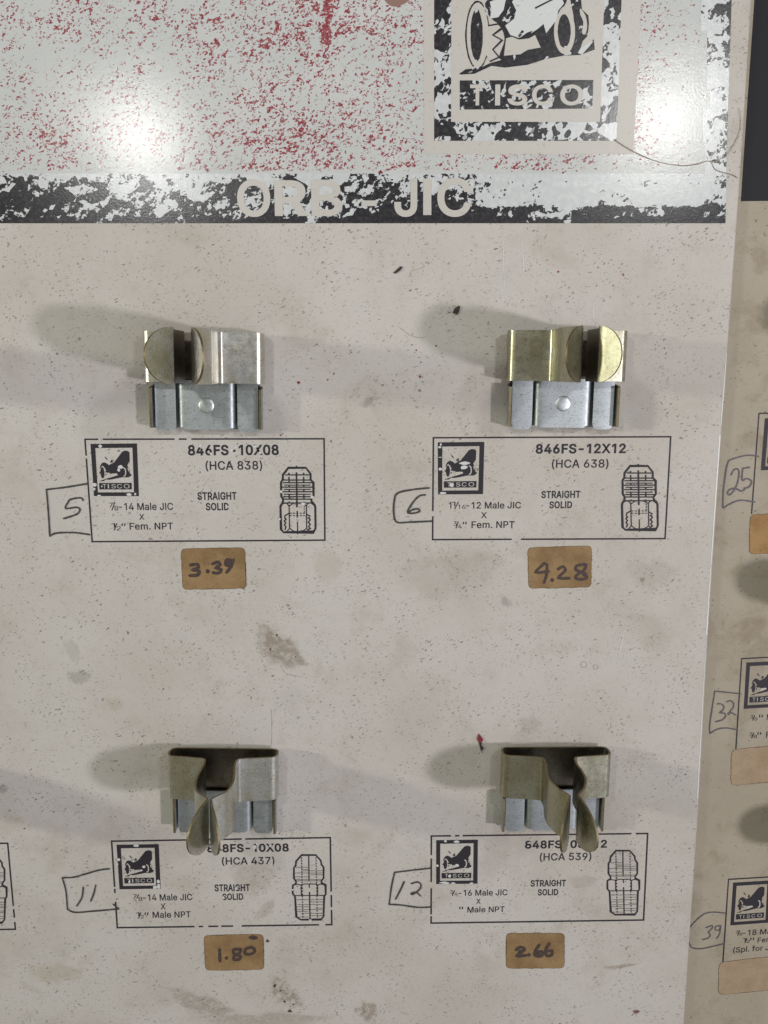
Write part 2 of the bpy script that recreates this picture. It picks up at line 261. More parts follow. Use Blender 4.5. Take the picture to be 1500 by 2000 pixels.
def text_geo(body, bold):
    """triangles of a line of text, scaled to its own ink box; z is a tiny stacking step for crossing outlines"""
    if (body, bold) in _txt: return _txt[(body, bold)]
    V, Fc, pen_x = [], [], 0.0
    for ch in body:
        adv, raw = GLYPHS[ch]
        loops = []
        for l in (raw.split('|') if raw else []):
            n = [int(a) for a in l.split()]
            p = list(zip(n[::2], n[1::2]))
            p = [a for i, a in enumerate(p) if abs(a[0] - p[i - 1][0]) + abs(a[1] - p[i - 1][1]) > 5]
            if bold:
                o = []
                for i, a in enumerate(p):
                    e0 = (Vector(a) - Vector(p[i - 1])).normalized(); e1 = (Vector(p[(i + 1) % len(p)]) - Vector(a)).normalized()
                    n0, n1 = Vector((-e0.y, e0.x)), Vector((-e1.y, e1.x))
                    m = n0 + n1
                    m = m / max(0.5, m.length_squared / 2) if m.length > 1e-3 else n0
                    o.append((a[0] + m.x * bold * 1000, a[1] + m.y * bold * 1000))
                p = o
            loops.append(p)
        outer = [l for l in loops if area2(l) < 0]; holes = [l for l in loops if area2(l) >= 0]
        for k, ol in enumerate(outer):
            hs = []
            for h in holes:
                if min(a[0] for a in h) >= min(a[0] for a in ol) and max(a[0] for a in h) <= max(a[0] for a in ol) and min(a[1] for a in h) >= min(a[1] for a in ol) and max(a[1] for a in h) <= max(a[1] for a in ol): hs.append(h)
            allp, tr = fill(ol, hs)
            n = len(V)
            V += [(p[0] + pen_x, p[1], k) for p in allp]
            Fc += [[n + i for i in t] for t in tr]
        pen_x += adv + bold * 1000
    x0, x1 = min(v[0] for v in V), max(v[0] for v in V)
    y0, y1 = min(v[1] for v in V), max(v[1] for v in V)
    _txt[(body, bold)] = ([((x - x0) / (x1 - x0), (y - y0) / (y1 - y0), z) for x, y, z in V], Fc)
    return _txt[(body, bold)]

def text(fl, body, x0, x1, y0, y1, bold=0.0, mi=0):
    """text whose ink box spans these photo pixels at its middle; set square to the board"""
    V, Fc = text_geo(body, bold)
    cx, cy = (x0 + x1) / 2, (y0 + y1) / 2
    c = fl.p(cx, cy, fl.h)
    ex = fl.p(x1, cy, fl.h) - fl.p(x0, cy, fl.h)
    if fl.p is P2: ex = Vector((1, math.tan(SWING), 0)).normalized() * ex.length
    else: ex = Vector((ex.length, 0, 0))
    ez = Vector((0, 0, (fl.p(cx, y0, fl.h) - fl.p(cx, y1, fl.h)).length))
    out = Vector((0, -4e-6, 0))
    fl.tris([c + ex * (a - 0.5) + ez * (q - 0.5) + out * k for a, q, k in V], Fc, mi)

def frac(fl, a, c, x0, x1, y0, y1, mi=0):
    """small stacked fraction a/c"""
    w, h = x1 - x0, y1 - y0
    text(fl, a, x0, x0 + w * (0.42 if len(c) == 1 else 0.26), y0, y0 + h * 0.62, 0, mi)
    s = 0.30 if len(c) == 1 else 0.2
    fl.stroke([(x0 + w * s, y1), (x0 + w * (s + 0.3), y0)], 1.9, mi)
    text(fl, c, x0 + w * (0.56 if len(c) == 1 else 0.46), x1, y0 + h * 0.4, y1, 0, mi)

def inch(fl, x, y, mi=0):
    fl.stroke([(x, y), (x - 0.6, y + 5)], 2.2, mi)
    fl.stroke([(x + 5, y), (x + 4.4, y + 5)], 2.2, mi)

# ------------------------------------------------------------------ materials
class NT:
    def __init__(s, name):
        s.mat = bpy.data.materials.new(name)
        s.mat.use_nodes = True
        s.t = s.mat.node_tree
        s.b = s.t.nodes['Principled BSDF']
        s._pl = {}
    def n(s, typ, **kw):
        nd = s.t.nodes.new(typ)
        for k, v in kw.items():
            setattr(nd, k, v)
        return nd
    def l(s, a, c): s.t.links.new(a, c)
    def plane(s):
        """board-plane coordinates in millimetres"""
        if 'p' not in s._pl:
            tcn = s.n('ShaderNodeTexCoord'); sp = s.n('ShaderNodeSeparateXYZ'); cb = s.n('ShaderNodeCombineXYZ')
            s.l(tcn.outputs['Object'], sp.inputs[0]); s.l(sp.outputs[0], cb.inputs[0]); s.l(sp.outputs[2], cb.inputs[1])
            vm = s.n('ShaderNodeVectorMath', operation='SCALE'); vm.inputs[3].default_value = 1000
            s.l(cb.outputs[0], vm.inputs[0]); s._pl['p'] = vm.outputs[0]
        return s._pl['p']
    def obj_mm(s):
        tcn = s.n('ShaderNodeTexCoord'); vm = s.n('ShaderNodeVectorMath', operation='SCALE'); vm.inputs[3].default_value = 1000
        s.l(tcn.outputs['Object'], vm.inputs[0]); return vm.outputs[0]
    def mapping(s, vec, rot=0, scale=(1, 1, 1), loc=(0, 0, 0), typ='POINT'):
        m = s.n('ShaderNodeMapping', vector_type=typ)
        m.inputs['Rotation'].default_value = (0, 0, rot); m.inputs['Scale'].default_value = scale; m.inputs['Location'].default_value = loc
        s.l(vec, m.inputs[0]); return m.outputs[0]
    def slant(s, vec, ang, stretch, loc=(0, 0, 0)):
        return s.mapping(vec, ang, (stretch, 1, 1), loc, 'TEXTURE')
    def noise(s, vec, scale, detail=2, rough=0.5, dist=0, out=0):
        m = s.n('ShaderNodeTexNoise'); m.inputs['Scale'].default_value = scale; m.inputs['Detail'].default_value = detail
        m.inputs['Roughness'].default_value = rough; m.inputs['Distortion'].default_value = dist
        s.l(vec, m.inputs['Vector']); return m.outputs[out]
    def voro(s, vec, scale, feature='F1'):
        m = s.n('ShaderNodeTexVoronoi', voronoi_dimensions='2D', feature=feature); m.inputs['Scale'].default_value = scale
        s.l(vec, m.inputs['Vector']); return m
    def math(s, op, a, c=None, clamp=False):
        m = s.n('ShaderNodeMath', operation=op, use_clamp=clamp)
        for i, x in enumerate((a, c)):
            if x is None: continue
            if isinstance(x, (int, float)): m.inputs[i].default_value = x
            else: s.l(x, m.inputs[i])
        return m.outputs[0]
    def rng(s, v, a, c, d=0, e=1, smooth=True):
        m = s.n('ShaderNodeMapRange', interpolation_type='SMOOTHSTEP' if smooth else 'LINEAR')
        for i, x in enumerate((a, c, d, e)): m.inputs[i + 1].default_value = x
        s.l(v, m.inputs[0]); return m.outputs[0]
    def mix(s, fac, a, c):
        m = s.n('ShaderNodeMix', data_type='RGBA')
        for i, x in ((0, fac), (6, a), (7, c)):
            if isinstance(x, tuple): m.inputs[i].default_value = (*x, 1)
            elif isinstance(x, (int, float)): m.inputs[i].default_value = x
            else: s.l(x, m.inputs[i])
        return m.outputs[2]
    def sepc(s, c):
        m = s.n('ShaderNodeSeparateColor'); s.l(c, m.inputs[0]); return m.outputs
    def warp(s, vec, scale, amt):
        c = s.noise(vec, scale, 2, out=1)
        v = s.n('ShaderNodeVectorMath', operation='SUBTRACT'); v.inputs[1].default_value = (0.5, 0.5, 0.5); s.l(c, v.inputs[0])
        v2 = s.n('ShaderNodeVectorMath', operation='SCALE'); v2.inputs[3].default_value = amt; s.l(v.outputs[0], v2.inputs[0])
        v3 = s.n('ShaderNodeVectorMath', operation='ADD'); s.l(vec, v3.inputs[0]); s.l(v2.outputs[0], v3.inputs[1]); return v3.outputs[0]
    def bump(s, h, strength, dist):
        m = s.n('ShaderNodeBump'); m.inputs['Strength'].default_value = strength; m.inputs['Distance'].default_value = dist
        s.l(h, m.inputs['Height']); s.l(m.outputs[0], s.b.inputs['Normal'])
    def set(s, **kw):
        for k, v in kw.items():
            i = s.b.inputs[k.replace('_', ' ')]
            if isinstance(v, (int, float)): i.default_value = v
            elif isinstance(v, tuple): i.default_value = (*v, 1)
            else: s.l(v, i)
        return s.mat

def fibre(m, pl, dens=0.5, scale=1.15, rot=0.5):
    """short slanted dark fibres and pits of the pressed board"""
    w = m.warp(m.warp(pl, 0.16, 3.5), 1.6, 0.9)
    out = None
    for k, (sc_, ro, an, d, thin) in enumerate(((scale, rot, 2.6, dens, 0.23), (scale * 1.8, rot - 0.95, 2.2, dens * 0.7, 0.24), (scale * 0.6, rot - 0.55, 3.6, dens * 0.45, 0.13))):
        v = m.voro(m.slant(w, ro, an, (k * 7.3, k * 3.1, 0)), sc_)
        cc = m.sepc(v.outputs['Color'])
        rad = m.math('MULTIPLY', cc[0], thin)
        hit = m.math('MULTIPLY', m.rng(m.math('SUBTRACT', rad, v.outputs['Distance']), -0.03, 0.06), m.math('LESS_THAN', cc[1], d))
        hit = m.math('MULTIPLY', hit, m.rng(cc[2], 0, 1, 0.2, 1.0))
        out = hit if out is None else m.math('MAXIMUM', out, hit)
    return out

CREAM = (0.565, 0.538, 0.507)
def board_material(name, base, stains, dens, dirt=0.34):
    m = NT(name)
    pl = m.plane()
    big = m.noise(pl, 0.018, 4, 0.6)
    mid = m.noise(pl, 0.16, 4, 0.65)
    fine = m.noise(pl, 2.6, 3, 0.6)
    blot = m.noise(m.warp(pl, 0.05, 14), 0.045, 5, 0.7)
    grim = m.noise(m.mapping(pl, 0.3, (1, 1, 1), (31, 17, 0)), 0.03, 5, 0.72)
    c = m.mix(m.rng(big, 0.35, 0.68), base, tuple(x * y for x, y in zip(base, (0.90, 0.885, 0.86))))
    c = m.mix(m.math('MULTIPLY', m.rng(mid, 0.55, 0.8), 0.45), c, tuple(x * y for x, y in zip(base, (0.78, 0.74, 0.67))))
    c = m.mix(m.math('MULTIPLY', m.rng(fine, 0.50, 0.74), 0.36), c, tuple(x * 0.66 for x in base))
    c = m.mix(m.math('MULTIPLY', m.rng(blot, 0.50, 0.72), dirt), c, tuple(x * y for x, y in zip(base, (0.62, 0.57, 0.48))))
    c = m.mix(m.math('MULTIPLY', m.rng(grim, 0.54, 0.75), dirt * 0.8), c, tuple(x * y for x, y in zip(base, (0.60, 0.59, 0.55))))
    spot = m.noise(m.warp(pl, 0.6, 1.2), 0.42, 6, 0.78)
    for px, py, rx, ry, ang, st, col, gr in stains:
        q = (P if px < 1440 else P2)(px, py) * 1000
        e = m.mapping(pl, math.radians(ang), (rx / 6.4, ry / 6.4, 1), (q.x, q.z, 0), 'TEXTURE')
        ln = m.n('ShaderNodeVectorMath', operation='LENGTH')
        m.l(m.warp(m.warp(e, 0.9, 1.1), 3.0, 0.7), ln.inputs[0])
        fall = m.rng(ln.outputs['Value'], 0.55, 1.1, 1, 0)
        gn = m.rng(spot, 0.44 - 0.28 * (1 - gr), 0.56, 1 - gr, 1)
        c = m.mix(m.math('MULTIPLY', m.math('MULTIPLY', fall, gn), min(0.8, st * 1.05) if col is BR else st), c, col)
    fb = fibre(m, pl, dens)
    patch = m.rng(m.noise(pl, 0.10, 4, 0.6), 0.36, 0.62, 0.15, 1.0)
    c = m.mix(m.math('MULTIPLY', m.math('MULTIPLY', fb, patch), 0.82), c, (0.10, 0.088, 0.075))
    hgt = m.math('SUBTRACT', m.math('MULTIPLY', fine, 0.5), m.math('MULTIPLY', fb, 1.6))
    m.bump(hgt, 0.25, 0.00012)
    return m.set(Base_Color=c, Roughness=0.62, Specular_IOR_Level=0.25)

BR, OL, GY, RD = (0.20, 0.15, 0.10), (0.33, 0.29, 0.18), (0.22, 0.21, 0.19), (0.14, 0.035, 0.025)
STAINS = [(548, 1268, 66, 34, -38, 0.62, BR, 0.7), (156, 1322, 27, 17, 5, 0.42, GY, 0.2), (142, 1270, 16, 30, 14, 0.22, GY, 0.2),
          (225, 1375, 20, 18, 0, 0.22, OL, 0.2), (890, 1120, 110, 60, 10, 0.16, BR, 0.4), (640, 1105, 32, 42, 0, 0.22, OL, 0.2),
          (1255, 1132, 6, 6, 0, 0.6, BR, 0.2), (1275, 1120, 55, 35, 0, 0.18, BR, 0.4), (495, 1712, 52, 48, 0, 0.26, BR, 0.5),
          (520, 1775, 34, 14, 50, 0.30, BR, 0.6), (1140, 1722, 34, 18, 5, 0.22, BR, 0.4), (1165, 1780, 62, 22, -20, 0.16, BR, 0.8),
          (110, 1900, 62, 26, 0, 0.34, OL, 0.4), (560, 1942, 50, 26, -45, 0.55, BR, 0.95), (718, 1975, 26, 30, 30, 0.6, BR, 0.85),
          (395, 1960, 80, 26, -20, 0.42, BR, 0.75), (520, 1992, 150, 22, 0, 0.34, BR, 0.6), (1243, 1976, 9, 6, 0, 0.9, RD, 0.3),
          (1215, 1887, 40, 5, 8, 0.5, BR, 0.6), (990, 1176, 16, 10, -40, 0.5, GY, 0.7), (718, 785, 18, 9, 35, 0.55, GY, 0.6),
          (1035, 1415, 26, 22, 0, 0.20, BR, 0.2), (752, 0, 30, 17, 0, 0.8, (0.25, 0.12, 0.10), 0.4),
          (5, 1540, 14, 12, 0, 0.7, GY, 0.7), (60, 1930, 30, 9, -30, 0.25, OL, 0.5)]
M_BOARD = board_material('worn_cream_board', CREAM, STAINS, 0.88)
M_BOARD2 = board_material('aged_cream_board', (0.45, 0.40, 0.315), [(1470, 1900, 30, 40, 0, 0.15, OL, 0.3), (1405, 1260, 30, 60, 0, 0.25, BR, 0.3)], 0.3, 0.75)

def ink_material(name, col, rough=0.55, var=0.22):
    m = NT(name)
    n = m.noise(m.plane(), 3.0, 3, 0.7)
    c = m.mix(m.math('MULTIPLY', m.rng(n, 0.45, 0.85), var), col, tuple(min(1, x * 3.2 + 0.03) for x in col))
    return m.set(Base_Color=c, Roughness=rough, Specular_IOR_Level=0.25)
M_INK = ink_material('printed_black_ink', (0.030, 0.027, 0.034))
M_FAINT = ink_material('thin_worn_ink', (0.12, 0.115, 0.105), 0.6, 0.6)
M_PEN = ink_material('black_pen_ink', (0.055, 0.052, 0.05), 0.5, 0.6)
M_PEN2 = ink_material('purple_grey_pen_ink', (0.10, 0.088, 0.10), 0.5, 0.6)
M_MARK = ink_material('brown_black_marker', (0.060, 0.042, 0.038), 0.5, 0.9)
def fibre_print(name, col, rough, spec):
    m = NT(name)
    pl = m.plane()
    fb = fibre(m, pl, 0.4)
    c = m.mix(m.math('MULTIPLY', fb, 0.35), col, (0.2, 0.18, 0.16))
    n = m.noise(pl, 0.5, 3)
    c = m.mix(m.math('MULTIPLY', m.rng(n, 0.5, 0.8), 0.2), c, tuple(x * 0.8 for x in col))
    m.bump(m.noise(pl, 3.0, 3, 0.7), 0.16, 0.00012)
    return m.set(Base_Color=c, Roughness=rough, Specular_IOR_Level=spec)
M_CREAM = fibre_print('bare_cream_print', (0.54, 0.515, 0.48), 0.36, 0.45)
M_WORN = fibre_print('exposed_white_coat', (0.62, 0.64, 0.64), 0.5, 0.4)

def gloss_bump(m, pl):
    h = m.math('ADD', m.noise(pl, 1.7, 3, 0.65), m.math('MULTIPLY', m.noise(pl, 0.5, 2), 0.6))
    m.bump(h, 0.30, 0.00007)

def flecked_material():
    """pale primer with the last flecks of a worn red print; the 'wear' attribute says how much red is left"""
    m = NT('worn_red_print')
    pl = m.plane()
    at = m.n('ShaderNodeAttribute', attribute_name='wear')
    w = m.warp(m.warp(pl, 0.7, 0.8), 2.4, 0.3)
    v1 = m.voro(m.slant(w, 0.6, 1.7), 2.2)
    v2 = m.voro(m.slant(w, -0.5, 1.5, (3, 9, 0)), 3.3)
    v3 = m.voro(m.slant(w, 0.8, 1.6, (8, 2, 0)), 0.85)
    a = m.math('ADD', m.math('MULTIPLY', m.sepc(v1.outputs['Color'])[0], 0.46), m.math('MULTIPLY', m.sepc(v2.outputs['Color'])[1], 0.36))
    a = m.math('ADD', a, m.math('MULTIPLY', m.sepc(v3.outputs['Color'])[2], 0.18))
    a = m.math('ADD', a, m.math('MULTIPLY', m.math('SUBTRACT', m.noise(pl, 0.10, 4, 0.7), 0.5), 0.62))
    red = m.rng(m.math('ADD', a, at.outputs['Fac']), 1.02, 1.12)
    base = m.mix(m.rng(m.noise(pl, 0.05, 3), 0.35, 0.7), (0.53, 0.55, 0.545), (0.585, 0.595, 0.585))
    fb = fibre(m, pl, 0.3)
    base = m.mix(m.math('MULTIPLY', fb, 0.4), base, (0.2, 0.18, 0.17))
    rc = m.mix(m.rng(m.noise(pl, 1.1, 2), 0.4, 0.7), (0.25, 0.045, 0.06), (0.36, 0.12, 0.13))
    gloss_bump(m, pl)
    return m.set(Base_Color=m.mix(red, base, rc), Roughness=0.17, Specular_IOR_Level=0.27)
M_FLECK = flecked_material()

def chipped_material(name, const=None, big=0.40, rot=0.4, rough=0.22):
    """black print flaking off a white coat in angular shards"""
    m = NT(name)
    pl = m.plane()
    if const is None:
        d = m.n('ShaderNodeAttribute', attribute_name='wear').outputs['Fac']
    else:
        vv = m.n('ShaderNodeValue'); vv.outputs[0].default_value = const; d = vv.outputs[0]
    w = m.warp(m.warp(pl, 0.45, 1.8), 1.6, 0.5)
    v1 = m.voro(m.slant(w, rot, 1.6), big)
    v2 = m.voro(m.slant(w, rot + 0.5, 1.4, (5, 3, 0)), big * 2.4)
    v3 = m.voro(m.slant(w, rot, 1.3, (2, 7, 0)), big * 5.5)
    a = m.math('ADD', m.math('MULTIPLY', m.sepc(v1.outputs['Color'])[0], 0.46), m.math('MULTIPLY', m.sepc(v2.outputs['Color'])[1], 0.34))
    a = m.math('ADD', a, m.math('MULTIPLY', m.sepc(v3.outputs['Color'])[2], 0.20))
    # the sum is bell shaped round 0.5: stretch it so that 'wear' reads as an area share
    a = m.rng(a, 0.14, 0.86, smooth=False)
    left = m.rng(m.math('SUBTRACT', d, a), -0.012, 0.012)
    glint = m.rng(m.noise(pl, 2.6, 2), 0.70, 0.78)
    blk = m.mix(m.rng(m.noise(pl, 0.9, 3), 0.4, 0.75), (0.022, 0.022, 0.028), (0.055, 0.05, 0.05))
    blk = m.mix(m.math('MULTIPLY', glint, 0.7), blk, (0.42, 0.41, 0.36))
    wht = m.mix(m.rng(m.noise(pl, 0.6, 3), 0.4, 0.7), (0.55, 0.575, 0.59), (0.63, 0.645, 0.645))
    gloss_bump(m, pl)
    return m.set(Base_Color=m.mix(left, wht, blk), Roughness=rough, Specular_IOR_Level=0.5)
M_BAND = chipped_material('flaking_black_band')
M_CHIP = chipped_material('flaking_black_emblem', 0.50, 0.26, 0.55)
M_CHIPD = chipped_material('mostly_sound_black', 0.80, 0.26, 0.55)
M_NAVY = chipped_material('flaking_navy_edge')

def metal(name, col, tint, rough, seed, blotch=0.8):
    m = NT(name)
    o = m.obj_mm()
    oi = m.n('ShaderNodeObjectInfo')
    ad = m.n('ShaderNodeVectorMath', operation='ADD'); m.l(o, ad.inputs[0]); m.l(oi.outputs['Location'], ad.inputs[1])
    sc2 = m.n('ShaderNodeVectorMath', operation='SCALE'); sc2.inputs[3].default_value = 1; m.l(ad.outputs[0], sc2.inputs[0])
    v = m.mapping(sc2.outputs[0], 0, (1, 1, 1), (seed, seed * 2, 0))
    n1 = m.noise(v, 0.14, 4, 0.65)
    n2 = m.noise(v, 1.6, 3, 0.7)
    c = m.mix(m.math('MULTIPLY', m.rng(n1, 0.3, 0.75), blotch), col, tint)
    c = m.mix(m.math('MULTIPLY', m.rng(n2, 0.52, 0.70), 0.65), c, tuple(x * 0.45 for x in tint))
    scr = m.noise(m.mapping(v, 0.1, (0.25, 1, 5)), 1.2, 3, 0.7)
    c = m.mix(m.math('MULTIPLY', m.rng(scr, 0.56, 0.70), 0.6), c, tuple(x * 0.4 for x in tint))
    r = m.rng(m.noise(v, 0.5, 3), 0.3, 0.7, rough - 0.03, rough + 0.05)
    m.bump(m.noise(v, 3.2, 3, 0.7), 0.08, 0.0001)
    return m.set(Base_Color=c, Metallic=1.0, Roughness=r)
M_BAND_Z = metal('yellow_zinc_spring_steel', (0.50, 0.485, 0.39), (0.37, 0.345, 0.235), 0.32, 3, 1.0)
M_BAND_G = metal('grey_zinc_spring_steel', (0.66, 0.66, 0.63), (0.52, 0.49, 0.38), 0.33, 9, 1.0)
M_BRACK = metal('blue_grey_zinc_plate', (0.50, 0.54, 0.565), (0.43, 0.46, 0.475), 0.5, 5)
M_RIVET = metal('bright_rivet', (0.68, 0.72, 0.74), (0.58, 0.62, 0.64), 0.45, 1)
M_JAW_SHADE = metal('shaded_jaw_inside', (0.27, 0.245, 0.205), (0.17, 0.14, 0.105), 0.36, 4, 1.0)  # darker metal that paints in the shade inside the jaws
M_EDGE = metal('yellowed_cut_edge', (0.30, 0.25, 0.15), (0.20, 0.15, 0.09), 0.55, 2)

def card(name, col, dark, st):
    m = NT(name)
    pl = m.plane()
    fb = fibre(m, pl, 0.5, 1.5)
    c = m.mix(m.rng(m.noise(pl, 0.12, 4, 0.6), 0.35, 0.7), col, dark)
    c = m.mix(m.math('MULTIPLY', fb, 0.45), c, tuple(x * 0.35 for x in dark))
    c = m.mix(m.math('MULTIPLY', m.rng(m.noise(pl, 1.5, 3), 0.5, 0.8), st), c, tuple(x * 0.6 for x in dark))
    m.bump(fb, 0.15, 0.0001)
    return m.set(Base_Color=c, Roughness=0.6, Specular_IOR_Level=0.25)
M_CARD = card('tan_card', (0.32, 0.21, 0.105), (0.225, 0.14, 0.065), 0.5)
M_CARD2 = card('pale_tan_card', (0.43, 0.325, 0.215), (0.36, 0.255, 0.155), 0.35)
M_CARD3 = card('brown_card', (0.40, 0.24, 0.095), (0.30, 0.16, 0.055), 0.3)
M_CARDE = ink_material('dark_card_edge', (0.10, 0.055, 0.025), 0.7, 0.4)

# ------------------------------------------------------------------ the two boards
def slab(name, front, thick, mat, out):
    """a board: front outline (world points), given thickness, small rounded arris"""
    bm = bmesh.new()
    f = bm.faces.new([bm.verts.new(v) for v in front])
    bm.normal_update()
    if f.normal.dot(out) < 0: f.normal_flip()
    ex = bmesh.ops.extrude_face_region(bm, geom=[f])
    for v in ex['geom']:
        if isinstance(v, bmesh.types.BMVert): v.co -= out * thick
    bmesh.ops.recalc_face_normals(bm, faces=bm.faces[:])
    bmesh.ops.bevel(bm, geom=[e for e in bm.edges], offset=0.00035, segments=2, affect='EDGES')
    me = bpy.data.meshes.new(name)
    bm.to_mesh(me); bm.free()
    return link_mesh(name, me, mat)

edge = [(1478, -160), (1468, 0), (1449, 300), (1436, 480), (1409, 850), (1383, 1240), (1363, 1600), (1336, 2000), (1318, 2300)]
front = [P(*e) for e in edge]
xl, zt, zb = -0.235, front[0].z, front[-1].z
board = slab('display_board', [Vector((xl, 0, zt))] + front + [Vector((xl, 0, zb))], 0.0032, M_BOARD, Vector((0, -1, 0)))
tag(board, 'large worn cream parts display board with red flecked header and four metal clips', 'display board')
n2 = Vector((math.sin(SWING), -math.cos(SWING), 0))
def on2(x, z, h=0.0): return Vector((x, GAP - h + math.tan(SWING) * (x - X_EDGE), z))
board2 = slab('display_board', [on2(0.094, zt), on2(0.33, zt), on2(0.33, zb - 0.02), on2(0.094, zb - 0.02)], 0.0032, M_BOARD2, n2)
tag(board2, 'darker yellowed display board with black header, set back behind the right edge', 'display board')

def grid_sheet(name, x0, x1, y0, y1, step, mat, wear, parent, h, right=None):
    """a sheet of print as a fine grid carrying the wear attribute"""
    nx, ny = max(2, int((x1 - x0) / step)), max(2, int((y1 - y0) / step))
    V, W, Fc = [], [], []
    for j in range(ny + 1):
        for i in range(nx + 1):
            y = y0 + (y1 - y0) * j / ny
            xe = right(y) if right else x1
            x = x0 + (xe - x0) * i / nx
            V.append(P(x, y, h)); W.append(wear(x, y))
    for j in range(ny):
        for i in range(nx):
            a = j * (nx + 1) + i
            Fc.append((a, a + nx + 1, a + nx + 2, a + 1))
    me = bpy.data.meshes.new(name)
    me.from_pydata(V, [], Fc)
    at = me.attributes.new('wear', 'FLOAT', 'POINT')
    at.data.foreach_set('value', W)
    return link_mesh(name, me, mat, parent)

def lerp(tab, x):
    if x <= tab[0][0]: return tab[0][1]
    for (a, p), (c, q) in zip(tab, tab[1:]):
        if x <= c: return p + (q - p) * (x - a) / (c - a)
    return tab[-1][1]

right_red = lambda y: lerp([(-160, 1438), (0, 1429), (300, 1419), (431, 1417)], y)
def red_wear(x, y):
    d = lerp([(-50, 0.30), (120, 0.33), (330, 0.30), (470, 0.38), (640, 0.40), (760, 0.34), (840, 0.33), (1240, 0.34), (1300, 0.26), (1345, 0.18), (1380, 0.10)], x)
    d += lerp([(0, 0.0), (60, 0.03), (130, -0.03), (240, 0.0), (280, 0.03), (330, 0.0), (334, -0.15), (345, -0.6)], y)
    if y < 85: d += 0.30 * math.exp(-((x - 637) / 8) ** 2) + 0.10 * math.exp(-((x - 300) / 6) ** 2) + 0.08 * math.exp(-((x - 590) / 6) ** 2)
    d += 0.12 * math.exp(-((x - 640) / 6) ** 2) * (y < 120)
    d += 0.10 * math.exp(-((y - 36) / 7) ** 2) * (300 < x < 480) + 0.09 * math.exp(-((x - 595) / 40) ** 2 - ((y - 262) / 18) ** 2)
    d += 0.10 * math.exp(-((y - 328) / 6) ** 2) * (400 < x < 600) - 0.10 * math.exp(-((x - 100) / 70) ** 2 - ((y - 110) / 45) ** 2)
    if y < 70 and 100 < x < 230: d += 0.06
    return d + 0.035
header = grid_sheet('header_print', -560, 1429, -150, 436, 7, M_FLECK, red_wear, board, 3e-5, right_red)

def band_wear(x, y):
    t = (y - 341) / 94.0
    cut = 0.06 if x < 700 else 0.02
    up = lerp([(-100, .62), (60, .70), (110, .52), (150, .55), (180, .62), (215, .60), (280, .66), (300, .42), (345, .30), (370, .40), (430, .55), (470, .58), (560, .6), (612, .45),
               (640, .36), (690, .36), (720, .5), (780, .58), (860, .52), (925, .50), (960, .34), (1030, .12), (1100, .05), (1400, .05)], x)
    lo = lerp([(-100, .78), (280, .80), (320, .55), (420, .62), (520, .72), (600, .66), (700, .80), (800, .92), (930, .92), (1000, .86), (1075, .62), (1105, .30), (1130, .70), (1200, .84), (1420, .86)], x)
    d = up + (lo - up) * max(0, min(1, (t - 0.30) / 0.38))
    if t < 0.1: d -= 0.25 * (0.1 - t) / 0.1
    if t > 0.88: d += 0.25
    if x > 930 and t < 0.62: d = min(d, 0.16 if x < 1120 else 0.10)
    if x > 1330 and y < 410: d = max(d, 0.05 + 0.55 * (x - 1330) / 90)
    return d - cut
right_band = lambda y: 1424 - (y - 200) * 0.03
band = grid_sheet('header_band', -560, 1418, 339, 436, 7, M_BAND, band_wear, board, 6e-5, lambda y: lerp([(339, 1418.5), (436, 1417)], y))
navy = grid_sheet('edge_strip', 1330, 1425, -150, 339, 6, M_NAVY,
                  lambda x, y: (0.62 if y < 60 else 0.36 if y < 170 else 0.28 if y < 215 else 0.50 if y < 300 else 0.40) * max(0, (x - 1362) / 58.0) ** 1.1 - 0.02, board, 6e-5, right_red)
# the strip shows only near the margin: cut its fleck-free part away
bm = bmesh.new(); bm.from_mesh(navy.data)
lay = bm.verts.layers.float['wear']
bmesh.ops.delete(bm, geom=[f for f in bm.faces if max(v[lay] for v in f.verts) < 0.10], context='FACES')
bm.to_mesh(navy.data); bm.free()

fl = Flat(P, 1.2e-4)
text(fl, 'O', 463, 528, 350, 424, 0.018)
text(fl, 'R', 536, 602, 352, 422, 0.018)
text(fl, 'B', 608, 668, 351, 422, 0.018)
fl.stroke([(706, 397), (734, 397)], 11)
text(fl, 'J', 770, 815, 348, 424, 0.018)
fl.stroke([(834.5, 349), (834.5, 420)], 16)
text(fl, 'C', 854, 921, 347, 424, 0.018)
fl.build('band_lettering', M_CREAM, band)

# highlight painted as white lines along the right arris; a blistered patch on top
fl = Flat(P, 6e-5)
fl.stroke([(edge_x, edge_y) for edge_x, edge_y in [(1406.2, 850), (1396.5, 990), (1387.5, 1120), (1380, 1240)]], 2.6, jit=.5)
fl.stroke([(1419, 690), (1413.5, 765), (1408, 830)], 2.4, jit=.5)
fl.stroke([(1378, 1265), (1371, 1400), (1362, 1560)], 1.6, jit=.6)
fl.build('edge_highlight', NT('painted_edge_highlight').set(Base_Color=(0.74, 0.75, 0.74), Roughness=0.35), board)
fl = Flat(P, 7e-5)
fl.poly(smooth([(748, -12), (800, -12), (797, 2), (784, 10), (770, 13), (757, 7)], 4, True))
fl.build('blistered_patch', ink_material('brown_blister', (0.27, 0.165, 0.14), 0.4, 0.1), board)

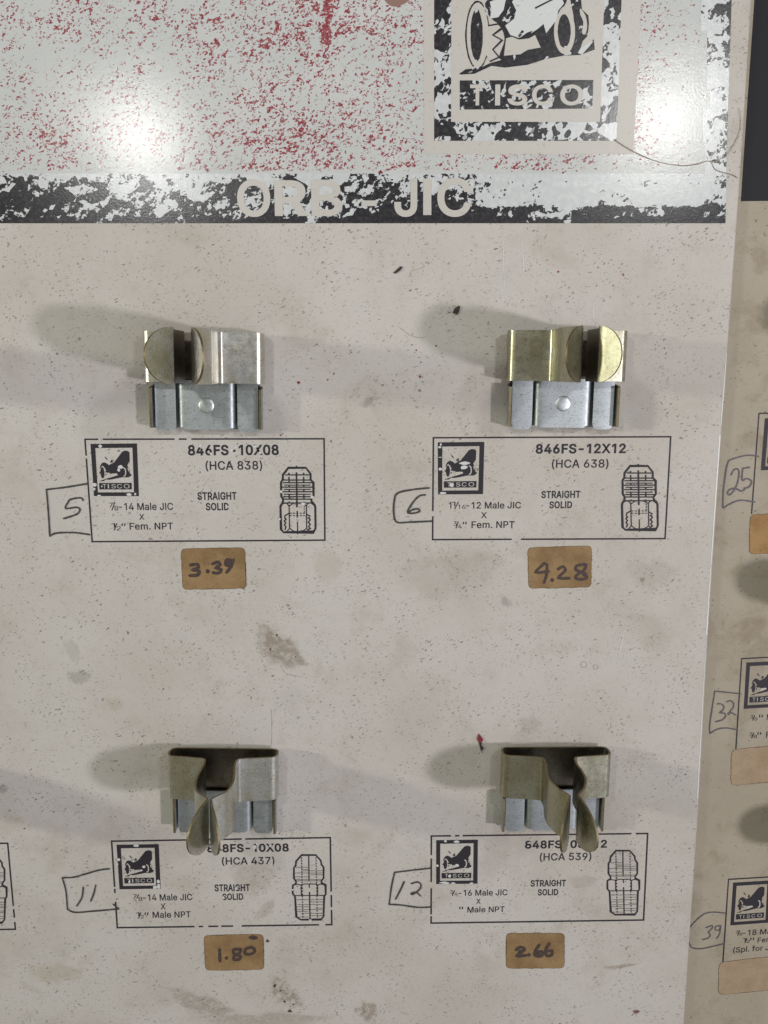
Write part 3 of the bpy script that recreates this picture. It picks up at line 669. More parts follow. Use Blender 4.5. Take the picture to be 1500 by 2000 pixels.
# big emblem in the header
Z3 = lambda pts: [(800 + x / 3.0, y / 3.0) for x, y in pts]
fl = Flat(P, 7e-5)
fl.poly([(828, -150), (1256, -150), (1252, 0), (1237, 301), (828, 301)])
emb = fl.build('header_emblem', M_CREAM, board)
fl = Flat(P, 1.05e-4)
fl.poly([(848, -132), (1220, -132), (1214, 0), (1204, 275), (848, 275)])
fl.build('emblem_border', M_CHIP, emb)
fl = Flat(P, 1.4e-4)
fl.poly([(882, -98), (1184, -98), (1180, 0), (1172, 238), (881, 238)])
fl.build('emblem_field', M_CREAM, emb)
def ell(cx, cy, rx, ry, n=36, jit=0.0, tilt=0.0):
    return [(cx + rx * (1 + R_.uniform(-jit, jit)) * math.cos(6.28318 * i / n) + tilt * math.sin(6.28318 * i / n) * ry, cy + ry * (1 + R_.uniform(-jit, jit)) * math.sin(6.28318 * i / n)) for i in range(n)]
fl = Flat(P, 1.75e-4)
fl.poly(Z3(smooth([(455, 0), (600, -60), (900, -60), (915, 20), (880, 60), (865, 130), (870, 200), (880, 290), (820, 322), (660, 325), (560, 352), (525, 335), (550, 260), (555, 215), (530, 150), (480, 110), (450, 60)], 3, True)))
fl.poly(Z3([(930, -60), (1000, -60), (1010, 55), (1048, 90), (1052, 150), (1040, 215), (1015, 240), (990, 315), (925, 322), (950, 250), (968, 180), (960, 90)]))
fl.poly(Z3([(290, 432), (330, 405), (380, 400), (420, 395), (470, 370), (560, 345), (640, 318), (700, 295), (780, 280), (860, 290), (940, 300), (1000, 305), (1060, 250), (1080, 228), (1085, 290), (1000, 322), (900, 327), (800, 345), (690, 380), (560, 396), (480, 386), (380, 432), (300, 437)]))
fl.poly(Z3(ell(398, 205, 72, 200, jit=0.02)))
fl.build('tractor_drawing', M_CHIPD, emb)
fl = Flat(P, 2.1e-4)
fl.poly(Z3(ell(399, 205, 64, 190)))
fl.poly(Z3([(565, 225), (600, 215), (640, 232), (700, 225), (735, 205), (768, 278), (690, 292), (650, 318), (553, 326)]))
fl.poly(Z3(ell(908, 185, 62, 132)))
fl.poly(Z3(smooth([(1000, 50), (1030, 90), (1040, 150), (1030, 200), (1010, 190), (1018, 130), (1000, 85)], 3, True)))
fl.poly(Z3([(445, 160), (515, 140), (548, 165), (500, 205), (545, 238), (500, 290), (530, 335), (470, 365), (440, 300)]))
fl.poly(Z3([(600, 10), (640, -40), (880, -40), (905, 20), (872, 60), (858, 120), (800, 195), (785, 140), (750, 170), (722, 188), (690, 215), (640, 222), (590, 205), (560, 150), (612, 110), (625, 60)]), 1)
fl.poly(Z3([(470, 110), (480, 60), (470, 10), (570, -30), (550, 60), (520, 100)]), 1)
fl.poly(Z3([(985, 310), (1000, 285), (1060, 245), (1078, 240), (1050, 275), (1010, 320)]), 1)
fl.build('tractor_light_patches', [M_CREAM, M_WORN], emb)
fl = Flat(P, 2.5e-4)
fl.poly(Z3(ell(393, 205, 36, 152, jit=0.03)))
fl.poly(Z3(ell(906, 182, 38, 98, jit=0.03)))
fl.stroke(Z3([(462, 150), (520, 140), (542, 165), (488, 205), (542, 235), (488, 290), (525, 335), (470, 360)]), 3.0)
fl.stroke(Z3([(735, 48), (800, 15), (850, -10)]), 3.2)
fl.stroke(Z3([(640, 215), (665, 180)]), 5)
fl.poly(Z3([(690, 190), (720, 180), (700, 220), (640, 226)]))
fl.build('tractor_dark_details', M_CHIPD, emb)
fl = Flat(P, 1.75e-4)
fl.poly([(898, 157), (1159, 156), (1157, 212), (898, 214)])
strip = fl.build('emblem_name_strip', M_CHIPD, emb)
fl = Flat(P, 2.1e-4)
for ch, a, c in (('T', 918, 947), ('I', 967, 977), ('S', 991, 1030), ('C', 1039, 1080), ('O', 1094, 1139)):
    text(fl, ch, a, c, 165, 206, 0.02)
fl.build('emblem_lettering', M_CREAM, emb)

# stray flecks of the red print further down the board, pinholes and scratches: each a mark of its own
M_REDS = ink_material('red_paint', (0.20, 0.03, 0.04), 0.4, 0.2)
for x, y, s in ((583, 747, 3), (640, 742, 2.5), (652, 730, 2), (548, 850, 2.4), (1090, 531, 3), (1217, 536, 2), (820, 735, 2.5), (852, 675, 2.2), (813, 684, 1.8), (742, 338, 6), (1100, 338, 3)):
    fl = Flat(P, 5e-5)
    fl.poly([(x + s * R_.uniform(.5, 1.3) * math.cos(a), y + s * R_.uniform(.5, 1.4) * math.sin(a)) for a in (0, 1.3, 2.4, 3.8, 5.1)])
    fl.build('red_paint_speck', M_REDS, board)
M_GRIME, M_GRIME2 = ink_material('dark_grime', (0.07, 0.05, 0.04), 0.8, 0.5), ink_material('grey_grime', (0.36, 0.33, 0.28), 0.8, 0.3)
for x, y, s in ((408, 1395, 3.2), (528, 1268, 2.6), (540, 1240, 3.4), (562, 1252, 2), (1136, 1700, 1.6), (1042, 1524, 2), (48, 1618, 3), (522, 1838, 5), (166, 1867, 1.8), (537, 1925, 4), (548, 1935, 3), (556, 1956, 3.5), (566, 1975, 5),
                (573, 1962, 3), (616, 1226, 2.2), (402, 568, 2.5), (495, 652, 2), (1298, 680, 1.6), (577, 1283, 2), (600, 1297, 2)):
    fl = Flat(P, 5e-5)
    fl.disc(x, y, s * .75, s * R_.uniform(.4, .8), n=8, jit=.45)
    fl.build('dark_pit', M_GRIME, board)
for a in ([(985, 450), (983, 500), (986, 560)], [(1020, 470), (1023, 530)], [(1158, 595), (1160, 622)], [(1115, 580), (1112, 600)], [(980, 560), (984, 590)], [(1220, 1230), (1205, 1298)], [(1222, 1262), (1217, 1300)], [(362, 1260), (390, 1196)]):
    fl = Flat(P, 5e-5)
    fl.stroke(smooth(a, 4), 1.5, jit=.4)
    fl.build('pale_scratch', M_WORN, board)
for a in ([(529, 1385), (531, 1410), (530, 1455)], [(777, 637), (790, 647), (803, 656), (822, 660), (832, 657)], [(804, 528), (818, 525), (829, 520), (822, 514)], [(803, 530), (801, 540)], [(712, 790), (722, 783), (738, 778), (745, 775)], [(708, 795), (716, 792)], [(872, 648), (885, 645)], [(500, 1272), (530, 1283), (552, 1290)], [(548, 1300), (560, 1316), (592, 1322)]):
    fl = Flat(P, 5e-5)
    fl.stroke(smooth(a, 5), 1.2, jit=.8)
    fl.build('grey_scratch', M_GRIME2, board)
for cx, cy, rr in ((1140, 1298, 6), (1163, 1303, 4.5)):
    fl = Flat(P, 5e-5)
    fl.stroke([(cx + rr * math.cos(i * .6283), cy + rr * math.sin(i * .6283)) for i in range(10)], 1.2, close=True)
    fl.build('ring_stain', M_GRIME2, board)

# ------------------------------------------------------------------ printed labels
FA = dict(box=(165, 265, 1020, 1755))
def fitting_a(fl, x0, x1, y0, y1):
    q = lambda pts: [(x0 + (x - 165) / 855 * (x1 - x0), y0 + (y - 265) / 1490 * (y1 - y0)) for x, y in pts]
    k = (x1 - x0) / 72.0
    fl.stroke(q([(370, 290), (780, 290), (890, 430), (890, 560), (955, 620), (960, 930), (905, 1000), (915, 1050), (985, 1120), (1000, 1180), (1005, 1650), (960, 1735), (260, 1740), (200, 1680), (185, 1150), (240, 1060), (250, 1000), (205, 930), (200, 620), (240, 550), (245, 450)]), 4.0 * k, close=True)
    for y, a, c in ((450, 300, 860), (565, 250, 900), (625, 240, 930), (680, 270, 890), (725, 230, 945), (775, 270, 890), (828, 240, 945), (885, 270, 890), (940, 250, 940), (995, 260, 900), (1080, 250, 960)):
        fl.stroke(q([(a, y), (c, y)]), (2.1 if y in (680, 775, 885) else 2.5) * k)
    for x in (560,):
        fl.stroke(q([(x, 240), (x, 300)]), 2.4 * k); fl.stroke(q([(x, 390), (x + 12, 1180)]), 3.2 * k)
        fl.stroke(q([(578, 1260), (580, 1410)]), 2.6 * k); fl.stroke(q([(582, 1500), (588, 1785)]), 2.3 * k)
    for s in ((400, 460), (490, 620), (680, 725), (770, 830), (870, 995), (1050, 1085)):
        fl.stroke(q([(378 + s[0] * .015, s[0]), (378 + s[1] * .015, s[1])]), 2.8 * k); fl.stroke(q([(722 + s[0] * .012, s[0]), (722 + s[1] * .012, s[1])]), 2.8 * k)
    fl.stroke(q([(388, 1120), (400, 1650)]), 2.2 * k); fl.stroke(q([(790, 1120), (800, 1660)]), 2.2 * k)
    for a in ([(200, 1180), (220, 1120), (270, 1088), (340, 1095), (390, 1155)], [(390, 1155), (480, 1095), (580, 1080), (700, 1095), (790, 1145)], [(790, 1145), (830, 1095), (900, 1085), (975, 1140)],
              [(400, 1640), (470, 1700), (590, 1728), (720, 1700), (800, 1650)], [(400, 1650), (335, 1725)], [(800, 1655), (860, 1715), (910, 1725)]):
        fl.stroke(q(smooth(a, 3)), 2.0 * k)
    fl.stroke(q([(390, 1310), (290, 1370), (288, 1420), (312, 1450), (275, 1490), (312, 1530), (280, 1575), (312, 1620), (290, 1690)]), 2.6 * k)
    fl.stroke(q([(795, 1330), (880, 1380), (840, 1410), (882, 1460), (838, 1510), (882, 1560), (845, 1610), (882, 1650), (830, 1690)]), 2.6 * k)
    for y in (1312, 1364):
        for a in (400, 480, 555, 640, 710): fl.stroke(q([(a, y), (a + 48, y)]), 1.9 * k)
    for a in (1150, 1205, 1260): fl.stroke(q([(742, a), (740, a + 36)]), 1.8 * k)

def fitting_b(fl, x0, x1, y0, y1, wmain=3.3):
    q = lambda pts: [(x0 + (x - 130) / 760 * (x1 - x0), y0 + (y - 225) / 1495 * (y1 - y0)) for x, y in pts]
    fl.stroke(q([(340, 240), (660, 240), (775, 370), (785, 450), (835, 520), (835, 770), (785, 830), (790, 880), (880, 920), (885, 1130), (850, 1180), (835, 1640), (780, 1710), (320, 1715), (220, 1650), (190, 1180), (140, 1120), (140, 930), (210, 890), (215, 840), (165, 770), (165, 530), (205, 480), (215, 380)]), wmain, close=True)
    fl.stroke(q([(500, 240), (506, 830)]), 2.3); fl.stroke(q([(512, 900), (513, 985)]), 2.0); fl.stroke(q([(517, 1080), (530, 1700)]), 2.5)
    for y in list(range(290, 880, 62)) + list(range(905, 1150, 70)) + list(range(1165, 1690, 66)):
        dx = (y - 290) * 0.022
        fl.stroke(q([(338 + dx, y), (339 + dx, y + 42)]), 2.0); fl.stroke(q([(664 + dx, y), (665 + dx, y + 38)]), 1.9)
    for x in (330, 700): fl.stroke(q([(x, 910), (x + 2, 1150)]), 2.0)
    for a in ([(150, 930), (230, 905), (330, 925)], [(340, 915), (420, 900), (690, 902)], [(710, 920), (780, 900), (870, 930)], [(200, 1165), (860, 1160)]):
        fl.stroke(q(a), 1.8)
    for y, a, c in ((520, 180, 500), (570, 360, 500), (600, 360, 830), (650, 180, 820), (690, 540, 820), (735, 190, 500), (800, 200, 790), (830, 220, 780), (1260, 220, 830), (1310, 540, 830), (1370, 250, 830), (1420, 230, 500), (1450, 640, 830), (1485, 250, 830), (1530, 230, 480), (1570, 320, 830), (1620, 540, 830), (1655, 250, 500)):
        fl.stroke(q([(a, y), (c, y)]), 1.1, 1)

def emblem(fl, quad, strip_text=True):
    """the tractor emblem in its frame, inside four photo corners"""
    (ax, ay), (bx, by), (cx, cy), (dx, dy) = quad
    def q(pts):
        o = []
        for x, y in pts:
            u, v = (x - 185) / 1035, (y - 160) / 1175
            o.append(((ax * (1 - u) + bx * u) * (1 - v) + (dx * (1 - u) + cx * u) * v, (ay * (1 - u) + by * u) * (1 - v) + (dy * (1 - u) + cy * u) * v))
        return o
    for p in ([(185, 160), (1220, 160), (1220, 255), (185, 255)], [(185, 1250), (1220, 1250), (1220, 1335), (185, 1335)], [(185, 255), (285, 255), (280, 1250), (185, 1250)], [(1115, 255), (1220, 255), (1220, 1250), (1110, 1250)]):
        fl.poly(q(p))
    fl.poly(q([(545, 720), (560, 645), (600, 620), (690, 580), (880, 345), (940, 318), (1010, 325), (1045, 360), (1040, 560), (1000, 615), (985, 655), (1005, 690), (1030, 760), (1030, 830), (1065, 838), (1058, 885), (985, 918), (870, 912), (770, 930), (660, 952), (560, 968), (480, 962), (430, 1000), (325, 1000), (400, 975), (520, 935), (640, 905), (762, 868), (735, 822), (590, 832), (550, 800)]))
    fl.poly(q(smooth([(362, 720), (372, 660), (410, 600), (465, 578), (525, 605), (572, 655), (556, 740), (540, 820), (505, 790), (480, 720), (440, 665), (405, 660)], 3, True)))
    fl.poly(q(ell(412, 810, 46, 128, 20)))
    fl.stroke(q([(345, 830), (368, 780)]), 1.6)
    fl.stroke(q([(490, 455), (540, 520)]), 1.8)
    fl.stroke(q([(600, 570), (640, 570), (640, 525)]), 2.6)
    for y in (790, 850): fl.disc(*q([(490, y)])[0], 1.4, n=7)
    fl.h += 2e-5
    fl.stroke(q(smooth([(885, 700), (925, 720), (940, 800), (925, 870), (890, 890)], 3)), 2.1, 1)
    fl.stroke(q([(995, 700), (1012, 780)]), 1.8, 1)
    fl.poly(q([(575, 905), (600, 838), (735, 828), (758, 858), (690, 885), (620, 908)]), 1)
    fl.h -= 2e-5
    fl.poly(q([(320, 1040), (1065, 1040), (1062, 1185), (320, 1185)]))
    fl.h += 2e-5
    for ch, a, c in (('T', 400, 480), ('I', 518, 540), ('S', 600, 695), ('C', 730, 835), ('O', 885, 1010)):
        (p0, q0), (p1, q1) = q([(a, 1065)])[0], q([(c, 1162)])[0]
        text(fl, ch, p0, p1, q0, q1, 0.0, 1)
    fl.h -= 2e-5

def label_frame(fl, tl, tr, br, bl, gaps=(), w=3.0):
    cs = [tl, tr, br, bl]
    for i in range(4):
        a, c = Vector(cs[i]), Vector(cs[(i + 1) % 4])
        cuts = sorted([(g0, g1) for k, g0, g1 in gaps if k == i])
        s = 0.0
        for g0, g1 in cuts + [(1.0, 1.0)]:
            if g0 > s:
                p, q_ = a.lerp(c, s), a.lerp(c, g0)
                e = (q_ - p).normalized() * (w / 2)
                fl.stroke([tuple(p - (e if s == 0 else e * 0)), tuple(p.lerp(q_, .5)), tuple(q_ + (e * 0 if g0 == 1 else e * 0))], w)
            s = g1

def chips(parent, lst, proj=P):
    for x, y, rx, ry in lst:
        fl = Flat(proj, 1.3e-4)
        n = 7
        fl.poly([(x + rx * R_.uniform(.65, 1.15) * math.cos(6.283 * i / n + .3), y + ry * R_.uniform(.65, 1.15) * math.sin(6.283 * i / n + .3)) for i in range(n)])
        fl.build('worn_patch', M_WORN, parent)

def pen(parent, name, strokes, o, sc_, w, mat, proj=P, h=1.6e-4):
    fl = Flat(proj, h)
    for s in strokes:
        pts = smooth([(o[0] + x / sc_, o[1] + y / sc_) for x, y in s], 5)
        fl.stroke(pts, w, jit=.16)
        for e in (pts[0], pts[-1]): fl.disc(e[0], e[1], w * .5, n=8)
    return fl.build(name, mat, parent)

BOLD = 0.028
def printed_label(corners, gaps, title, hca, straight, solid, lines, emb_quad, fit, kind, chip):
    fl = Flat(P, 5e-5)
    label_frame(fl, *corners, gaps=gaps)
    lab = fl.build('printed_label', M_INK, board)
    fl = Flat(P, 5e-5)
    text(fl, *title, BOLD); text(fl, *hca, 0.012); text(fl, *straight, 0.024); text(fl, *solid, 0.024)
    for it in lines:
        if it[0] == 'frac': frac(fl, *it[1:])
        elif it[0] == 'inch': inch(fl, *it[1:])
        else: text(fl, *it, 0.011)
    fl.build('label_text', M_INK, lab)
    fl = Flat(P, 5e-5)
    emblem(fl, emb_quad)
    fl.build('tractor_emblem', [M_INK, M_CREAM], lab)
    fl = Flat(P, 5e-5)
    (fitting_a if kind == 'a' else fitting_b)(fl, *fit)
    fl.build('fitting_drawing', [M_INK, M_FAINT], lab)
    chips(lab, chip)
    return lab

l5 = printed_label([(166, 858), (633, 857), (634.5, 1055), (180, 1058)], [(0, .055, .075), (0, .375, .392), (0, .425, .445), (3, .81, .84)],
    ('846FS-10X08', 367, 544.5, 868.5, 889.5), ('(HCA 838)', 401.5, 512, 899.5, 920.5), ('STRAIGHT', 385.5, 462, 961, 976.5), ('SOLID', 402, 447, 982, 997),
    [('frac', '7', '8', 213, 231, 982, 997), ('-14 Male JIC', 232, 338, 982, 996.5), ('X', 272, 282, 1004, 1015), ('frac', '1', '2', 217, 236, 1022, 1036), ('inch', 239, 1022), ('Fem. NPT', 253, 338, 1021, 1034.5)],
    [(176.7, 867), (267.5, 866), (271.4, 969), (183.6, 969)], (546, 617.5, 911.5, 1041), 'a',
    [(195.5, 871, 4, 3.6), (184.5, 947, 4.5, 4), (184, 955, 3, 3), (252, 966, 6, 3), (264, 965, 2, 3), (194, 968, 4, 2), (235.5, 912, 6, 4.5), (232, 918, 3, 4), (549, 960, 3.4, 3.6), (610, 971, 3.6, 3), (546, 1014, 3, 2), (592, 984, 4, 3), (452, 880, 4, 5), (460, 874, 3, 2.5), (498, 872, 5, 2.6), (391, 871, 4, 3), (508, 884, 3, 3.5), (412, 886, 3, 2.5), (199, 950, 1.6, 2), (446, 990, 2, 3)])
l6 = printed_label([(846.5, 855), (1310, 853), (1299, 1052), (845, 1054)], [(3, .23, .28), (2, .62, .66)],
    ('846FS-12X12', 1046.5, 1222.5, 866.5, 886), ('(HCA 638)', 1078, 1188.5, 896.5, 916.5), ('STRAIGHT', 1057.4, 1133.6, 958.5, 973), ('SOLID', 1073, 1117.5, 979, 993),
    [('1', 877, 881.5, 980.5, 993), ('frac', '1', '16', 882.6, 909, 980, 994), ('-12 Male JIC', 910.5, 1017.6, 980, 993.5), ('X', 939.5, 951, 1000.5, 1012), ('frac', '3', '4', 885.5, 902, 1018.5, 1032), ('inch', 905.5, 1019), ('Fem. NPT', 921, 1005, 1018, 1031.5)],
    [(855, 864), (946, 863), (943.4, 965), (855.6, 965.7)], (1213, 1286, 908, 1036), 'a',
    [(861, 868, 2.5, 3), (859, 873.5, 3.4, 2.6), (859.5, 916, 4, 3.6), (866, 963, 8.5, 2.8), (908, 905, 11, 3.6), (906, 913, 8, 4), (882, 947, 4.6, 4.6), (860, 893, 4, .8)])
l11 = printed_label([(218, 1643), (645, 1636), (648, 1806), (229, 1812)], [(0, .595, .612), (1, .62, .66), (1, .80, .83), (2, .03, .06), (2, .42, .46), (2, .515, .53), (2, .575, .6), (2, .62, .64), (3, .30, .40), (3, .45, .47)],
    ('848FS-10X08', 404.5, 564, 1648, 1664.5), ('(HCA 437)', 433.4, 536, 1673.5, 1691), ('STRAIGHT', 419, 488, 1727, 1741), ('SOLID', 434.5, 475, 1745, 1758),
    [('frac', '7', '8', 259.7, 278, 1747, 1760), ('-14 Male JIC', 279, 375.3, 1746, 1759), ('X', 313.8, 323.2, 1765, 1776), ('frac', '1', '2', 266, 281, 1782, 1794), ('inch', 284, 1782), ('Male NPT', 298, 372.6, 1780, 1792.5)],
    [(227.6, 1650), (310, 1648.7), (313.8, 1735.7), (233.4, 1737)], (571, 636.7, 1668.8, 1796.8), 'b',
    [(266, 1652, 6, 3), (232, 1679, 4, 3), (229, 1688, 2, 3), (309, 1722, 4, 4), (303, 1733, 6, 3.4), (310, 1731, 4, 5), (253, 1722, 2.5, 4), (281, 1693, 4, 3.6), (276, 1700, 3, 2.4), (422, 1659, 4, 4), (496, 1655, 5, 5), (502, 1648, 3, 3), (528, 1652, 3, 3), (425, 1663, 8, 3), (531, 1688, 3, 3), (461, 1735, 3, 3), (436, 1753, 2, 3), (572, 1738, 2.5, 2), (606, 1797, 3, 2), (268, 1757, 3, 2)])
l12 = printed_label([(842.5, 1633), (1265, 1628), (1257, 1797), (842, 1803)], [(0, .09, .11), (0, .13, .145), (0, .925, .945), (3, .40, .47), (3, .74, .78), (3, .08, .1)],
    ('848FS-08X12', 1025.5, 1185.5, 1641, 1657), ('(HCA 539)', 1054.4, 1155, 1665.3, 1683), ('STRAIGHT', 1036.6, 1105.4, 1718.5, 1731.5), ('SOLID', 1050.5, 1090.3, 1736.5, 1749),
    [('frac', '3', '4', 878.4, 894.7, 1738.8, 1749.5), ('-16 Male JIC', 896, 991.4, 1737.5, 1749.5), ('X', 930, 939, 1755.5, 1765.5), ('inch', 898.5, 1771), ('Male NPT', 913, 985.6, 1770.5, 1782)],
    [(852, 1641), (933.4, 1640), (932.6, 1726), (852, 1726.8)], (1185.5, 1249.3, 1660.3, 1787), 'b',
    [(870, 1643, 3, 3), (892, 1644, 6, 2.6), (854, 1691, 3, 3), (868, 1724, 11, 2.6), (885, 1725, 5, 2), (921, 1725, 4, 2), (893, 1690, 4, 3), (1035, 1646, 2.6, 2), (878, 1711, 4, 3)])

fl = Flat(P, 5e-5)
label_frame(fl, (-410, 1652), (15, 1647), (30, 1815), (-400, 1822), [(1, .73, .77), (1, .865, .915)])
l10 = fl.build('printed_label', M_INK, board)
fl = Flat(P, 5e-5)
fitting_b(fl, -52, 13.5, 1672, 1803)
fl.build('fitting_drawing', [M_INK, M_FAINT], l10)

# hand-written numbers in pen boxes
pen(board, 'handwritten_number', [[(235, 270), (130, 288), (28, 300)], [(28, 300), (38, 420), (45, 535)], [(45, 535), (80, 520), (170, 518), (245, 528)], [(213, 355), (200, 342), (150, 350), (137, 365), (125, 395), (180, 390), (197, 402), (180, 425), (115, 447)]], (80, 840), 2.586, 3.4, M_PEN)
pen(board, 'handwritten_number', [[(228, 292), (150, 300), (70, 318), (52, 360), (50, 420), (65, 465), (130, 465), (240, 460)], [(208, 327), (175, 335), (140, 375), (120, 415), (150, 420), (180, 410), (172, 398), (145, 402), (125, 415)]], (750, 840), 2.586, 3.4, M_PEN)
pen(board, 'handwritten_number', [[(293, 225), (240, 232), (160, 255), (110, 268), (58, 270)], [(56, 270), (75, 340), (82, 430)], [(82, 430), (120, 445), (200, 440), (340, 428)], [(315, 405), (340, 427)], [(162, 318), (155, 370), (130, 412)], [(225, 308), (215, 350), (200, 388)]], (100, 1610), 2.586, 3.0, M_PEN)
pen(board, 'handwritten_number', [[(262, 222), (170, 232), (80, 243)], [(80, 243), (65, 310), (52, 405)], [(52, 405), (110, 408), (200, 420), (262, 418)], [(128, 290), (110, 330), (85, 378)], [(165, 300), (195, 292), (213, 305), (205, 330), (170, 355), (165, 348), (190, 345), (210, 362)]], (740, 1610), 2.586, 3.0, M_PEN)

# ------------------------------------------------------------------ print on the right-hand board
fl = Flat(P2, 4e-5)
fl.poly([(1476, -180), (1720, -180), (1720, 390), (1447, 393), (1453, 300), (1473.5, 0)])
M_BLK2 = NT('smooth_black_header')
M_BLK2 = M_BLK2.set(Base_Color=(0.017, 0.016, 0.019), Roughness=0.6, Specular_IOR_Level=0.25)
fl.build('header_band', M_BLK2, board2)
def side_label(top, low, right_top, emb_quad, texts):
    fl = Flat(P2, 5e-5)
    fl.stroke([right_top, tuple((Vector(right_top) + Vector(top)) / 2), top, tuple((Vector(top) + Vector(low)) / 2), low], 2.6)
    lab = fl.build('printed_label', M_INK, board2)
    fl = Flat(P2, 5e-5)
    emblem(fl, emb_quad)
    fl.build('tractor_emblem', [M_INK, M_CREAM], lab)
    if texts:
        fl = Flat(P2, 5e-5)
        for it in texts:
            if it[0] == 'frac': frac(fl, *it[1:])
            elif it[0] == 'inch': inch(fl, *it[1:])
            else: text(fl, *it, 0.010)
        fl.build('label_text', M_INK, lab)
    return lab
side_label((1482.5, 807.5), (1468, 1004), (1700, 803), [(1494, 817), (1578, 815.5), (1571, 916), (1486, 918.5)], None)
side_label((1448.7, 1286.5), (1437.3, 1463), (1650, 1276), [(1458, 1294), (1535, 1290.5), (1530, 1380), (1452.6, 1384.5)],
           [('frac', '3', '8', 1465.8, 1479.7, 1397, 1407.5), ('inch', 1484, 1396), ('M', 1498, 1508, 1395, 1406), ('frac', '3', '8', 1463.3, 1479, 1431, 1442), ('inch', 1481, 1430), ('F', 1496.5, 1503, 1429, 1441)])
side_label((1423, 1717.5), (1412, 1879), (1620, 1706), [(1432, 1724), (1507, 1719.5), (1503, 1802), (1426.5, 1807.5)],
           [('frac', '7', '8', 1436.8, 1450, 1817.6, 1827.5), ('-18 Male', 1451, 1520, 1814.5, 1825.5), ('frac', '1', '2', 1451, 1464.5, 1832.5, 1841.6), ('inch', 1467, 1831.5), ('Fem.', 1480, 1512, 1830.5, 1840.5), ('(Spl. for J', 1432.5, 1502, 1847.5, 1861)])
pen(board2, 'handwritten_number', [[(730, 730), (600, 718), (430, 765), (400, 800), (375, 900), (350, 1100), (343, 1285)], [(350, 1288), (450, 1230), (550, 1205), (690, 1225)], [(435, 930), (460, 880), (500, 865), (520, 900), (510, 990), (480, 1070), (430, 1140), (400, 1140), (400, 1110), (440, 1080), (500, 1085), (540, 1105), (580, 1090)], [(635, 848), (560, 860)], [(560, 860), (553, 985), (600, 970), (650, 990), (650, 1030), (620, 1065), (575, 1075)]], (1350, 760), 5.553, 3.2, M_PEN2, P2, 9e-5)
pen(board2, 'handwritten_number', [[(540, 640), (260, 610)], [(258, 610), (215, 880), (200, 1000), (205, 1070)], [(205, 1070), (280, 1025), (380, 1010), (495, 1028)], [(285, 750), (320, 748), (355, 775), (345, 815), (310, 845), (360, 850), (375, 880), (340, 920), (265, 943)], [(390, 725), (430, 715), (460, 745), (455, 790), (400, 860), (440, 845), (485, 870)]], (1350, 1240), 5.553, 2.6, M_PEN2, P2, 9e-5)
pen(board2, 'handwritten_number', [[(605, 648), (480, 635), (380, 645), (300, 690), (190, 800), (140, 900), (178, 1045), (220, 1075), (300, 1082), (400, 1065), (590, 1020)], [(368, 825), (440, 800), (445, 830), (400, 880), (420, 910), (400, 950), (325, 970)], [(550, 800), (490, 810), (485, 850), (530, 855), (550, 800), (535, 900), (500, 955)]], (1320, 1680), 6.25, 2.4, M_PEN2, P2, 9e-5)

# ------------------------------------------------------------------ price stickers
def sticker(quad, mat, label, strokes=None, o=None, w=6.5, proj=P, dots=(), thick=1.6e-4, rad=9, group='price stickers on the boards', wr='price_writing'):
    q = [Vector(p) for p in quad]
    out = []
    for i in range(4):
        a, p, c = q[i - 1], q[i], q[(i + 1) % 4]
        d0, d1 = (a - p).normalized() * rad, (c - p).normalized() * rad
        for k in range(6):
            t = k / 5
            out.append((p + d0 * (1 - t) ** 2 + d1 * t ** 2))
        L = (c - p).length
        for k in range(1, 14):
            s = p.lerp(c, (rad + (L - 2 * rad) * k / 14) / L)
            n = Vector((-(c - p).y, (c - p).x)).normalized()
            out.append(s + n * R_.uniform(-.75, .55))
    bm = bmesh.new()
    top = [bm.verts.new(proj(v.x, v.y, thick)) for v in out]
    mid = sum(out, Vector((0, 0))) / len(out)
    bot = [bm.verts.new(proj(*(v + (v - mid).normalized() * 0.8), 1e-5)) for v in out]
    bm.faces.new(top)
    for i in range(len(out)):
        j = (i + 1) % len(out)
        f = bm.faces.new([top[i], top[j], bot[j], bot[i]]); f.material_index = 1
    bmesh.ops.triangulate(bm, faces=[f for f in bm.faces if len(f.verts) > 4], ngon_method='EAR_CLIP')
    bmesh.ops.recalc_face_normals(bm, faces=bm.faces[:])
    if sum(f.normal.y for f in bm.faces if f.material_index == 0) > 0:
        bmesh.ops.reverse_faces(bm, faces=bm.faces[:])
    me = bpy.data.meshes.new('price_sticker')
    bm.to_mesh(me); bm.free()
    s = link_mesh('price_sticker', me, [mat, M_CARDE])
    tag(s, label, 'price sticker', group)
    if strokes:
        fl = Flat(proj, thick + 4e-5)
        for st in strokes:
            pts = smooth([(o[0] + x / 2.586, o[1] + y / 2.586) for x, y in st], 4)
            fl.stroke(pts, w, jit=.13)
            for e in (pts[0], pts[-1]): fl.disc(e[0], e[1], w * .5, n=9)
        for x, y, r_ in dots: fl.disc(o[0] + x / 2.586, o[1] + y / 2.586, r_, n=11, jit=.1)
        fl.build(wr, M_MARK, s)
    return s
sticker([(353.8, 1072), (477.5, 1069.7), (481.4, 1148.6), (357.3, 1151.3)], M_CARD, 'tan price sticker with 3.39 in dark marker, under the 846FS-10X08 label',
        [[(755, 682), (788, 678), (795, 693), (770, 705), (799, 714), (790, 732), (753, 735)], [(868, 675), (893, 667), (905, 680), (885, 695), (911, 705), (897, 722), (870, 720)], [(970, 662), (942, 655), (932, 678), (958, 686), (972, 656), (960, 690), (938, 718)]], (80, 840), 6.3, dots=[(842, 713, 4.3), (945, 672, 5)])
